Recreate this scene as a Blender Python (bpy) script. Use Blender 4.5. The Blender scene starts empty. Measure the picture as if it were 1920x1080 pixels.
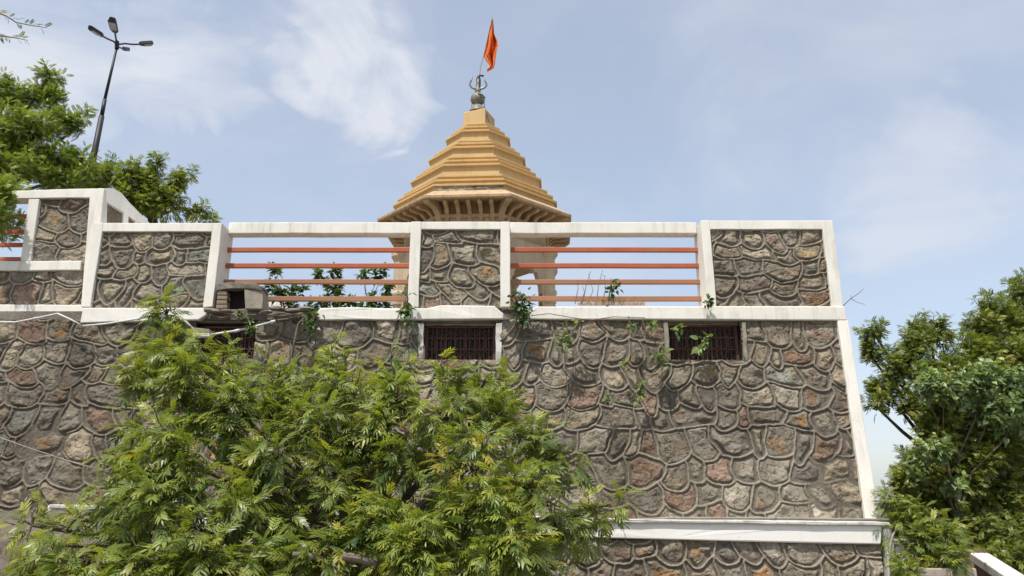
import bpy, bmesh, math, random
import numpy as np
from mathutils import Vector, Matrix
R = math.radians
random.seed(7); RNG = np.random.default_rng(11)
scn = bpy.context.scene; COL = scn.collection

# ------------------------------------------------------------------ camera, world, sun, exposure
F = 1400.0; PITCH = R(16.0); CZ = 1.6
SP, CP = math.sin(PITCH), math.cos(PITCH)
cam_d = bpy.data.cameras.new('camera'); cam = bpy.data.objects.new('camera', cam_d); COL.objects.link(cam)
cam.location = (0, 0, CZ); cam.rotation_euler = (R(90) + PITCH, 0, 0)
cam_d.sensor_width = 36; cam_d.lens = 36 * F / 1920; cam_d.clip_end = 3000; cam_d.clip_start = .05
scn.camera = cam
scn.view_settings.view_transform = 'Standard'; scn.view_settings.look = 'None'
scn.view_settings.exposure = 0.45; scn.view_settings.gamma = 1

def ray(x, y):
    u = (x - 960) / F; v = (540 - y) / F
    return Vector((u, CP - v * SP, SP + v * CP))
def P(x, y, Y):
    d = ray(x, y); k = Y / d.y
    return Vector((d.x * k, Y, d.z * k + CZ))
def ZZ(y, Y): return P(960, y, Y).z
def XX(x, y, Y): return P(x, y, Y).x

SUN_EL = 65.0; SUN_AZ = 210.0           # azimuth clockwise from +Y; behind the camera, a little left
sdir = Vector((math.sin(R(SUN_AZ)) * math.cos(R(SUN_EL)), math.cos(R(SUN_AZ)) * math.cos(R(SUN_EL)), math.sin(R(SUN_EL))))
sl = bpy.data.lights.new('sun', 'SUN'); sl.energy = 4.1; sl.angle = R(0.8); sl.color = (1, .955, .88)
so = bpy.data.objects.new('sun', sl); COL.objects.link(so); so.rotation_euler = sdir.to_track_quat('Z', 'Y').to_euler()
so.location = (0, 0, 30)

W = bpy.data.worlds.new('World'); scn.world = W; W.use_nodes = True
nt = W.node_tree; nt.nodes.clear()
def N(nt, t, **kw):
    n = nt.nodes.new(t)
    for k, v in kw.items(): setattr(n, k, v)
    return n
def L(nt, a, b): nt.links.new(a, b)
def math_n(nt, op, a, b=None, c=None, clamp=False):
    n = N(nt, 'ShaderNodeMath', operation=op); n.use_clamp = clamp
    for i, v in enumerate((a, b, c)):
        if v is None: continue
        if isinstance(v, (int, float)): n.inputs[i].default_value = v
        else: L(nt, v, n.inputs[i])
    return n.outputs[0]
sky = N(nt, 'ShaderNodeTexSky', sky_type='NISHITA'); sky.sun_disc = False
sky.sun_elevation = R(SUN_EL); sky.sun_rotation = R(SUN_AZ)
sky.air_density = 1.0; sky.dust_density = 2.2; sky.ozone_density = 1.2; sky.altitude = 300
tc = N(nt, 'ShaderNodeTexCoord'); gen = tc.outputs['Generated']
# clouds: blobs of thin cloud in fixed sky directions, torn by noise
mp = N(nt, 'ShaderNodeMapping'); mp.inputs['Scale'].default_value = (1, 1, 1.7); L(nt, gen, mp.inputs[0])
n1 = N(nt, 'ShaderNodeTexNoise'); n1.inputs['Scale'].default_value = 3.2; n1.inputs['Detail'].default_value = 9; n1.inputs['Roughness'].default_value = .56; n1.inputs['Distortion'].default_value = .5
L(nt, mp.outputs[0], n1.inputs['Vector'])
n2 = N(nt, 'ShaderNodeTexNoise'); n2.inputs['Scale'].default_value = 11; n2.inputs['Detail'].default_value = 7; n2.inputs['Distortion'].default_value = 1.0
L(nt, mp.outputs[0], n2.inputs['Vector'])
# warp the direction a little so that blobs have torn outlines
wv = N(nt, 'ShaderNodeVectorMath', operation='SUBTRACT'); L(nt, n2.outputs['Color'], wv.inputs[0]); wv.inputs[1].default_value = (.5, .5, .5)
ws = N(nt, 'ShaderNodeVectorMath', operation='SCALE'); L(nt, wv.outputs[0], ws.inputs[0]); ws.inputs['Scale'].default_value = .12
wa = N(nt, 'ShaderNodeVectorMath', operation='ADD'); L(nt, gen, wa.inputs[0]); L(nt, ws.outputs[0], wa.inputs[1])
wn = N(nt, 'ShaderNodeVectorMath', operation='NORMALIZE'); L(nt, wa.outputs[0], wn.inputs[0])
CLOUDS = [(560, 60, 170, .75), (680, 150, 170, .95), (640, 30, 120, .6), (740, 195, 90, .6), (430, 200, 80, .45), (510, 265, 60, .4), (160, 40, 240, .8), (330, 110, 150, .7),
          (20, 120, 200, .6), (700, 395, 120, .5), (1110, 390, 170, .5), (1420, 65, 70, .55), (1640, 340, 190, .5), (1780, 420, 280, .5), (760, 10, 90, .4),
          (1240, 170, 130, .42), (1180, 120, 110, .25), (1850, 200, 240, .4), (600, 330, 180, .25), (1400, 400, 120, .3), (110, 210, 180, .35)]
acc = None
for (cx, cy, cr, cs) in CLOUDS:
    d = ray(cx, cy).normalized()
    dp = N(nt, 'ShaderNodeVectorMath', operation='DOT_PRODUCT'); L(nt, wn.outputs[0], dp.inputs[0]); dp.inputs[1].default_value = d
    mr = N(nt, 'ShaderNodeMapRange', interpolation_type='SMOOTHSTEP'); L(nt, dp.outputs['Value'], mr.inputs[0])
    mr.inputs[1].default_value = math.cos(cr / F * 1.15); mr.inputs[2].default_value = 1.0; mr.inputs[3].default_value = 0; mr.inputs[4].default_value = cs
    acc = mr.outputs[0] if acc is None else math_n(nt, 'MAXIMUM', acc, math_n(nt, 'ADD', math_n(nt, 'MULTIPLY', acc, .55), mr.outputs[0]))
nr = N(nt, 'ShaderNodeMapRange', interpolation_type='SMOOTHSTEP'); L(nt, n1.outputs[0], nr.inputs[0]); nr.inputs[1].default_value = .3; nr.inputs[2].default_value = .72
nr.inputs[3].default_value = .35; nr.inputs[4].default_value = 1.15
fac = math_n(nt, 'MULTIPLY', acc, nr.outputs[0])
thin = N(nt, 'ShaderNodeMapRange', interpolation_type='SMOOTHSTEP'); L(nt, n1.outputs[0], thin.inputs[0]); thin.inputs[1].default_value = .35; thin.inputs[2].default_value = .8
thin.inputs[3].default_value = .36; thin.inputs[4].default_value = .62
fac = math_n(nt, 'MAXIMUM', fac, thin.outputs[0]); fac = math_n(nt, 'MINIMUM', fac, .93)
SKYS = 0.15
skm = N(nt, 'ShaderNodeMix', data_type='RGBA'); L(nt, fac, skm.inputs[0])
skt = N(nt, 'ShaderNodeMix', data_type='RGBA', blend_type='MULTIPLY'); skt.inputs[0].default_value = 1
L(nt, sky.outputs[0], skt.inputs[6]); skt.inputs[7].default_value = (1.04, 1.02, .96, 1)
L(nt, skt.outputs[2], skm.inputs[6]); skm.inputs[7].default_value = (3.8, 3.95, 4.3, 1)
bg = N(nt, 'ShaderNodeBackground'); L(nt, skm.outputs[2], bg.inputs[0]); bg.inputs[1].default_value = SKYS
wo = N(nt, 'ShaderNodeOutputWorld'); L(nt, bg.outputs[0], wo.inputs[0])

# ------------------------------------------------------------------ helpers
def tag(o, label=None, cat=None, group=None, kind=None):
    if label: o['label'] = label
    if cat: o['category'] = cat
    if group: o['group'] = group
    if kind: o['kind'] = kind
    return o
def thing(name, label, cat, loc=(0, 0, 0), group=None):
    o = bpy.data.objects.new(name, None); COL.objects.link(o); o.location = loc
    o.empty_display_size = .2
    return tag(o, label, cat, group, 'thing')
def link(name, me, parent=None, mat=None, smooth=False):
    o = bpy.data.objects.new(name, me); COL.objects.link(o)
    if mat: me.materials.append(mat)
    if parent is not None:
        o.parent = parent
        mi = Matrix.Translation(-Vector(world_loc(parent)))
        me.transform(mi)
    if smooth: me.polygons.foreach_set('use_smooth', [True] * len(me.polygons))
    return o
def world_loc(o):
    v = Vector(o.location)
    while o.parent: o = o.parent; v += Vector(o.location)
    return v
def np_mesh(name, V, Fc, col=None, smooth=False):
    """V (n,3), Fc (m,k) -> mesh, optional point colours"""
    me = bpy.data.meshes.new(name); V = np.asarray(V, np.float32); Fc = np.asarray(Fc, np.int32)
    k = Fc.shape[1]
    me.vertices.add(len(V)); me.vertices.foreach_set('co', V.ravel())
    me.loops.add(Fc.size); me.loops.foreach_set('vertex_index', Fc.ravel())
    me.polygons.add(len(Fc)); me.polygons.foreach_set('loop_start', np.arange(0, Fc.size, k, dtype=np.int32))
    me.polygons.foreach_set('loop_total', np.full(len(Fc), k, np.int32))
    if smooth: me.polygons.foreach_set('use_smooth', np.ones(len(Fc), bool))
    me.update(calc_edges=True)
    if col is not None:
        a = me.color_attributes.new('Col', 'FLOAT_COLOR', 'POINT')
        c = np.ones((len(V), 4), np.float32); c[:, :3] = col; a.data.foreach_set('color', c.ravel())
    return me
class MB:
    def __init__(s): s.v = []; s.f = []
    def add(s, vs, fs):
        o = len(s.v); s.v += [tuple(v) for v in vs]; s.f += [tuple(i + o for i in f) for f in fs]
    def box(s, x0, x1, y0, y1, z0, z1):
        s.add([(x0, y0, z0), (x1, y0, z0), (x1, y1, z0), (x0, y1, z0), (x0, y0, z1), (x1, y0, z1), (x1, y1, z1), (x0, y1, z1)],
              [(0, 3, 2, 1), (4, 5, 6, 7), (0, 1, 5, 4), (1, 2, 6, 5), (2, 3, 7, 6), (3, 0, 4, 7)])
    def prism(s, pts, d):           # pts: front outline (Vectors), pushed back by d along +Y
        n = len(pts); a = [tuple(p) for p in pts]; b = [(p[0], p[1] + d, p[2]) for p in pts]
        s.add(a + b, [tuple(range(n)), tuple(range(2 * n - 1, n - 1, -1))] + [(i, i + n, (i + 1) % n + n, (i + 1) % n) for i in range(n)])
    def pix(s, pp, Y, d): s.prism([P(x, y, Y) for x, y in pp], d)
    def tube(s, pts, rad, n=6, cap=True):
        pts = [Vector(p) for p in pts]
        if not hasattr(rad, '__len__'): rad = [rad] * len(pts)
        rings = []; vs = []; fs = []; ref = None
        for i, p in enumerate(pts):
            t = (pts[min(i + 1, len(pts) - 1)] - pts[max(i - 1, 0)]).normalized()
            if ref is None: ref = Vector((0, 0, 1)) if abs(t.z) < .9 else Vector((1, 0, 0))
            a = t.cross(ref).normalized(); b = a.cross(t).normalized(); ref = b
            for k in range(n):
                w = 2 * math.pi * k / n
                vs.append(p + (a * math.cos(w) + b * math.sin(w)) * rad[i])
        for i in range(len(pts) - 1):
            for k in range(n):
                fs.append((i * n + k, i * n + (k + 1) % n, (i + 1) * n + (k + 1) % n, (i + 1) * n + k))
        if cap: fs += [tuple(range(n))[::-1], tuple((len(pts) - 1) * n + k for k in range(n))]
        s.add(vs, fs)
    def lathe(s, prof, cx, cy, n=24, rot=0):
        vs = []; fs = []
        for r, z in prof:
            for k in range(n):
                w = 2 * math.pi * k / n + rot
                vs.append((cx + r * math.cos(w), cy + r * math.sin(w), z))
        for i in range(len(prof) - 1):
            for k in range(n):
                fs.append((i * n + k, i * n + (k + 1) % n, (i + 1) * n + (k + 1) % n, (i + 1) * n + k))
        fs += [tuple(range(n))[::-1], tuple((len(prof) - 1) * n + k for k in range(n))]
        s.add(vs, fs)
    def build(s, name, mat, parent=None, smooth=False, bevel=0, seg=2):
        me = bpy.data.meshes.new(name); me.from_pydata(s.v, [], s.f); me.update()
        bm = bmesh.new(); bm.from_mesh(me); bmesh.ops.recalc_face_normals(bm, faces=bm.faces[:]); bm.to_mesh(me); bm.free()
        o = link(name, me, parent, mat, smooth)
        if bevel:
            m = o.modifiers.new('bevel', 'BEVEL'); m.width = bevel; m.segments = seg; m.limit_method = 'ANGLE'; m.angle_limit = R(40)
        return o
def rough_up(o, amp, scale, cuts=0, seed=0):
    """subdivide long edges and push vertices about, so cast concrete and plaster are not dead flat"""
    me = o.data; bm = bmesh.new(); bm.from_mesh(me)
    for _ in range(cuts):
        es = [e for e in bm.edges if e.calc_length() > scale * .5]
        if es: bmesh.ops.subdivide_edges(bm, edges=es, cuts=1, use_grid_fill=True)
    from mathutils import noise
    for v in bm.verts:
        w = v.co / scale + Vector((seed, seed * 1.7, 3.1))
        v.co += noise.noise_vector(w) * amp
    bm.to_mesh(me); bm.free(); return o

# numpy value noise
def _h(ix, iy, seed):
    n = (ix.astype(np.int64) * 374761393 + iy.astype(np.int64) * 668265263 + seed * 1442695041) & 0xffffffff
    n = ((n ^ (n >> 13)) * 1274126177) & 0xffffffff
    return ((n ^ (n >> 16)) & 0xffff) / 65535.0
def vn(x, y, seed=0):
    ix = np.floor(x); iy = np.floor(y); fx = x - ix; fy = y - iy; fx = fx * fx * (3 - 2 * fx); fy = fy * fy * (3 - 2 * fy)
    ix = ix.astype(np.int64); iy = iy.astype(np.int64)
    return (_h(ix, iy, seed) * (1 - fx) + _h(ix + 1, iy, seed) * fx) * (1 - fy) + (_h(ix, iy + 1, seed) * (1 - fx) + _h(ix + 1, iy + 1, seed) * fx) * fy
def fbm(x, y, seed=0, o=4):
    s = 0; a = .5; t = 0
    for i in range(o):
        s = s + a * vn(x * 2 ** i, y * 2 ** i, seed + i * 17); t += a; a *= .5
    return s / t

# ------------------------------------------------------------------ materials
def new_mat(name):
    m = bpy.data.materials.new(name); m.use_nodes = True; nt = m.node_tree; nt.nodes.clear()
    o = N(nt, 'ShaderNodeOutputMaterial'); b = N(nt, 'ShaderNodeBsdfPrincipled'); L(nt, b.outputs[0], o.inputs[0])
    return m, nt, b, o
def noise_n(nt, scale, detail=5, rough=.55, vec=None, dist=0):
    n = N(nt, 'ShaderNodeTexNoise'); n.inputs['Scale'].default_value = scale; n.inputs['Detail'].default_value = detail
    n.inputs['Roughness'].default_value = rough; n.inputs['Distortion'].default_value = dist
    if vec is not None: L(nt, vec, n.inputs['Vector'])
    return n.outputs[0]
def ramp(nt, f, stops):
    r = N(nt, 'ShaderNodeValToRGB'); L(nt, f, r.inputs[0]); e = r.color_ramp.elements
    while len(e) < len(stops): e.new(.5)
    for i, (p, c) in enumerate(stops):
        e[i].position = p; e[i].color = (c, c, c, 1) if isinstance(c, (int, float)) else (*c, 1)
    return r.outputs[0]
def mixc(nt, f, a, b, bt='MIX'):
    m = N(nt, 'ShaderNodeMix', data_type='RGBA', blend_type=bt)
    for i, v in ((0, f), (6, a), (7, b)):
        if isinstance(v, (int, float)): m.inputs[i].default_value = v
        elif isinstance(v, tuple): m.inputs[i].default_value = (*v, 1)
        else: L(nt, v, m.inputs[i])
    return m.outputs[2]
def bump(nt, b, h, strength=.4, dist=.01):
    n = N(nt, 'ShaderNodeBump'); n.inputs['Strength'].default_value = strength; n.inputs['Distance'].default_value = dist
    L(nt, h, n.inputs['Height']); L(nt, n.outputs[0], b.inputs['Normal'])
def objv(nt, scale=(1, 1, 1)):
    g = N(nt, 'ShaderNodeNewGeometry'); m = N(nt, 'ShaderNodeMapping'); m.inputs['Scale'].default_value = scale
    L(nt, g.outputs['Position'], m.inputs[0]); return m.outputs[0]
def mottled(name, c1, c2, scale=3, rough=.85, bs=60, bstr=.3, bd=.004, dirt=None, dlo=.55, dhi=.72, streak=True, spots=0):
    m, nt, b, o = new_mat(name); v = objv(nt)
    c = mixc(nt, ramp(nt, noise_n(nt, scale, 6, .6, v), [(.32, 0), (.68, 1)]), c1, c2)
    if dirt:
        vs = objv(nt, (7, 7, .9)) if streak else v
        d = math_n(nt, 'MULTIPLY', ramp(nt, noise_n(nt, 1.6, 7, .65, vs), [(dlo, 0), (dhi, 1)]), ramp(nt, noise_n(nt, 1.1, 4, .6, v), [(.35, .25), (.7, 1)]))
        c = mixc(nt, d, c, dirt)
        d2 = ramp(nt, noise_n(nt, 28, 4, .6, v), [(.62, 0), (.72, .55)])
        c = mixc(nt, d2, c, dirt)
    if spots:
        s = ramp(nt, noise_n(nt, 9, 8, .7, v), [(.66 - spots * .1, 0), (.7 - spots * .1, 1)])
        c = mixc(nt, s, c, tuple(x * .45 for x in (c1)))
    L(nt, c, b.inputs['Base Color']); b.inputs['Roughness'].default_value = rough
    b.inputs['Specular IOR Level'].default_value = .25
    bump(nt, b, noise_n(nt, bs, 6, .65, v), bstr, bd)
    return m
M = {}
M['white'] = mottled('white_plaster', (.76, .73, .665), (.69, .66, .59), 2.2, .8, 45, .35, .004, dirt=(.42, .385, .31), dlo=.49, dhi=.80)
M['white_clean'] = mottled('fresh_white_plaster', (.80, .78, .73), (.76, .735, .68), 2.2, .8, 45, .35, .004, dirt=(.5, .47, .41), dlo=.60, dhi=.9)
M['white_old'] = mottled('worn_plaster', (.64, .62, .57), (.46, .44, .39), 5, .85, 40, .5, .006, dirt=(.24, .22, .18), dlo=.48, dhi=.7)
M['concrete'] = mottled('bare_concrete', (.24, .21, .17), (.13, .115, .095), 7, .95, 30, .9, .012, dirt=(.07, .06, .05), dlo=.5, dhi=.65, streak=False)
M['cement'] = mottled('grey_cement', (.33, .295, .235), (.22, .195, .155), 6, .95, 40, .6, .006, dirt=(.12, .105, .085), dlo=.5, dhi=.7)
M['brick'] = mottled('plastered_brick', (.30, .23, .165), (.20, .15, .11), 9, .95, 50, .7, .006, streak=False)
M['ochre'] = mottled('ochre_paint', (.56, .385, .18), (.50, .34, .155), 1.6, .75, 50, .25, .004, dirt=(.30, .215, .13), dlo=.5, dhi=.82)
M['ochre_worn'] = mottled('worn_ochre_stone', (.50, .35, .20), (.36, .255, .155), 5, .85, 25, .7, .01, dirt=(.15, .12, .09), dlo=.5, dhi=.72)
M['peel'] = mottled('peeled_plaster', (.46, .36, .24), (.19, .16, .12), 8, .95, 25, .9, .012, dirt=(.07, .06, .05), dlo=.45, dhi=.6, streak=False)
M['beige'] = mottled('beige_column_stone', (.50, .40, .28), (.42, .33, .23), 2.5, .8, 40, .4, .005, dirt=(.27, .215, .15), dlo=.5, dhi=.78)
M['rail'] = mottled('orange_red_paint', (.43, .115, .052), (.34, .09, .045), 4, .45, 60, .15, .002, dirt=(.32, .16, .085), dlo=.5, dhi=.7, streak=False)
M['rail_old'] = mottled('faded_rail_paint', (.36, .14, .065), (.30, .165, .095), 4, .6, 60, .3, .003, dirt=(.20, .125, .08), dlo=.45, dhi=.66, streak=False)
M['bark'] = mottled('bark', (.15, .115, .08), (.085, .065, .048), 14, .95, 35, .9, .012)
M['twig'] = mottled('twig_bark', (.22, .17, .12), (.13, .1, .07), 20, .9, 60, .5, .004)
M['root'] = mottled('dry_root', (.20, .16, .12), (.11, .088, .066), 20, .95, 60, .6, .004)
M['pole'] = mottled('dark_pole_paint', (.022, .022, .028), (.035, .033, .036), 6, .5, 60, .2, .003)
M['lampglass'] = mottled('lamp_lens', (.30, .29, .27), (.22, .21, .2), 5, .3)
M['pvc'] = mottled('white_pipe', (.68, .67, .65), (.55, .54, .51), 8, .4, dirt=(.3, .27, .23), dlo=.5, dhi=.7, streak=False)
M['pipe'] = mottled('grey_pipe', (.28, .26, .22), (.19, .175, .15), 8, .7)
M['bronze'] = mottled('tarnished_bronze', (.12, .125, .095), (.27, .245, .19), 11, .5, 40, .3, .004)
M['steel'] = mottled('trident_metal', (.30, .29, .28), (.14, .14, .14), 10, .35, 40, .2, .003)
M['steel'].node_tree.nodes['Principled BSDF'].inputs['Metallic'].default_value = .5
M['black'] = mottled('black_iron', (.03, .028, .03), (.05, .045, .042), 8, .6)
M['grille'] = mottled('maroon_grille_paint', (.15, .062, .048), (.09, .045, .038), 12, .6)
M['dark'] = mottled('painted_interior_shade', (.014, .010, .009), (.022, .014, .012), 3, .95)  # near-black colour standing in for the shade inside windows and niche
M['pink'] = mottled('pinkish_slab', (.42, .36, .31), (.31, .265, .225), 4, .9, 40, .5, .005, dirt=(.26, .2, .15))
M['redwall'] = mottled('red_brown_plaster', (.26, .15, .11), (.18, .11, .08), 4, .9, 40, .5, .005)

def flag_mat():
    m, nt, b, o = new_mat('orange_cloth'); v = objv(nt)
    c = mixc(nt, ramp(nt, noise_n(nt, 3, 4, .6, v), [(.35, 0), (.65, 1)]), (.86, .24, .05), (.74, .18, .035))
    L(nt, c, b.inputs['Base Color']); b.inputs['Roughness'].default_value = .85
    t = N(nt, 'ShaderNodeBsdfTranslucent'); L(nt, c, t.inputs[0]); mx = N(nt, 'ShaderNodeMixShader'); mx.inputs[0].default_value = .35
    L(nt, b.outputs[0], mx.inputs[1]); L(nt, t.outputs[0], mx.inputs[2]); L(nt, mx.outputs[0], o.inputs[0]); return m
M['flag'] = flag_mat()

def stone_mat():
    m, nt, b, o = new_mat('rubble_stone'); v = objv(nt)
    a = N(nt, 'ShaderNodeVertexColor'); a.layer_name = 'Col'
    g1 = ramp(nt, noise_n(nt, 22, 8, .7, v), [(.25, .62), (.5, 1.0), (.75, 1.42)])
    g2 = ramp(nt, noise_n(nt, 90, 4, .7, v), [(.3, .74), (.7, 1.22)])
    c = mixc(nt, 1.0, a.outputs[0], g1, 'MULTIPLY'); c = mixc(nt, 1.0, c, g2, 'MULTIPLY')
    st = ramp(nt, noise_n(nt, 1.2, 6, .6, objv(nt, (1, 1, .5))), [(.42, 0), (.68, .55)])
    c = mixc(nt, st, c, mixc(nt, 1.0, c, (.60, .55, .47), 'MULTIPLY'))
    L(nt, c, b.inputs['Base Color']); b.inputs['Roughness'].default_value = .93; b.inputs['Specular IOR Level'].default_value = .2
    h = math_n(nt, 'ADD', noise_n(nt, 30, 8, .72, v, .4), math_n(nt, 'MULTIPLY', noise_n(nt, 110, 4, .7, v), .4))
    bump(nt, b, h, .7, .016); return m
M['stone'] = stone_mat()

def leaf_mat(name, tl=.36, tint=(1, 1, 1), rough=.42):
    m, nt, b, o = new_mat(name)
    a = N(nt, 'ShaderNodeVertexColor'); a.layer_name = 'Col'
    c = mixc(nt, 1.0, a.outputs[0], tint, 'MULTIPLY')
    L(nt, c, b.inputs['Base Color']); b.inputs['Roughness'].default_value = rough; b.inputs['Specular IOR Level'].default_value = .45
    t = N(nt, 'ShaderNodeBsdfTranslucent'); c2 = mixc(nt, 1.0, c, (1.5, 1.55, .55), 'MULTIPLY'); L(nt, c2, t.inputs[0])
    mx = N(nt, 'ShaderNodeMixShader'); mx.inputs[0].default_value = tl
    L(nt, b.outputs[0], mx.inputs[1]); L(nt, t.outputs[0], mx.inputs[2]); L(nt, mx.outputs[0], o.inputs[0]); return m
M['leaf'] = leaf_mat('leaf')
M['leaf_far'] = leaf_mat('leaf_of_far_trees', .32)

def ground_mat():
    m, nt, b, o = new_mat('rocky_earth'); v = objv(nt)
    c = mixc(nt, ramp(nt, noise_n(nt, 1.6, 7, .6, v), [(.35, 0), (.62, 1)]), (.085, .068, .055), (.21, .17, .14))
    c = mixc(nt, ramp(nt, noise_n(nt, 7, 6, .65, v), [(.52, 0), (.66, .8)]), c, (.055, .045, .038))
    c = mixc(nt, ramp(nt, noise_n(nt, .06, 5, .6, v), [(.45, 0), (.6, .8)]), c, (.09, .105, .045))
    L(nt, c, b.inputs['Base Color']); b.inputs['Roughness'].default_value = .95
    bump(nt, b, noise_n(nt, 9, 8, .7, v), .9, .05); return m
M['ground'] = ground_mat()

# ------------------------------------------------------------------ ground and terraces
def ground_h(x, y):
    base = -1.62 + 0 * x
    left = np.clip((-x - .6) / 3.2, 0, 1); left = left * left * (3 - 2 * left)
    rise = np.clip((y - 1.6) / 6.9, 0, 1)
    h = base + left * (1.62 - .16) * rise ** .8
    mid = np.clip((y - 4) / 5, 0, 1) * np.clip((3.5 - np.abs(x)) / 4, 0, 1)
    h = h + mid * .25 * (1 - left)
    rk = fbm(x * .9 + 3, y * .9, 5, 5) - .5
    near = np.exp(-((x + 4) ** 2 + (y - 6) ** 2) / 30)
    h = h + rk * (.12 + .75 * near) + (fbm(x * 4, y * 4, 8, 4) - .5) * .16 * near
    led = np.abs(fbm(x * 1.4, y * 1.4 + 9, 31, 3) - .5)
    h = h - np.clip(.05 - led, 0, .05) * 2.2 * near
    return h + CZ
def make_ground():
    xs = np.concatenate([-np.geomspace(9, 900, 28)[::-1], np.linspace(-8.9, 9, 240), np.geomspace(9.1, 900, 28)])
    ys = np.concatenate([-np.geomspace(4, 600, 20)[::-1], np.linspace(-3.8, 9.5, 190), np.geomspace(9.6, 1500, 40)])
    X, Y = np.meshgrid(xs, ys); Z = ground_h(X, Y)
    nx, ny = len(xs), len(ys); idx = np.arange(nx * ny).reshape(ny, nx)
    Fc = np.stack([idx[:-1, :-1], idx[:-1, 1:], idx[1:, 1:], idx[1:, :-1]], -1).reshape(-1, 4)
    me = np_mesh('ground', np.stack([X, Y, Z], -1).reshape(-1, 3), Fc, smooth=True)
    tag(link('ground', me, None, M['ground']), kind='structure', label='brown rocky earth slope below the stone wall')
make_ground()

Y0 = 9.0            # plane of the parapet piers and of the ledge
YB = 9.22           # plane of the recessed railing bays
Y1 = 8.80           # foot of the battered retaining wall
YL = 8.55           # plane of the lower wall
Zcap = ZZ(415, Y0); Zled = ZZ(574, Y0); Zband = ZZ(600, Y0); Zfoot = ZZ(974, Y1)
mb = MB(); mb.box(-16, XX(1560, 590, Y0), Y0 + .55, 46, CZ - 1.9, Zled - .12)
tag(mb.build('terrace_ground', M['cement']), kind='structure', label='paved terrace behind the railing, level with the ledge')

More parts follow.
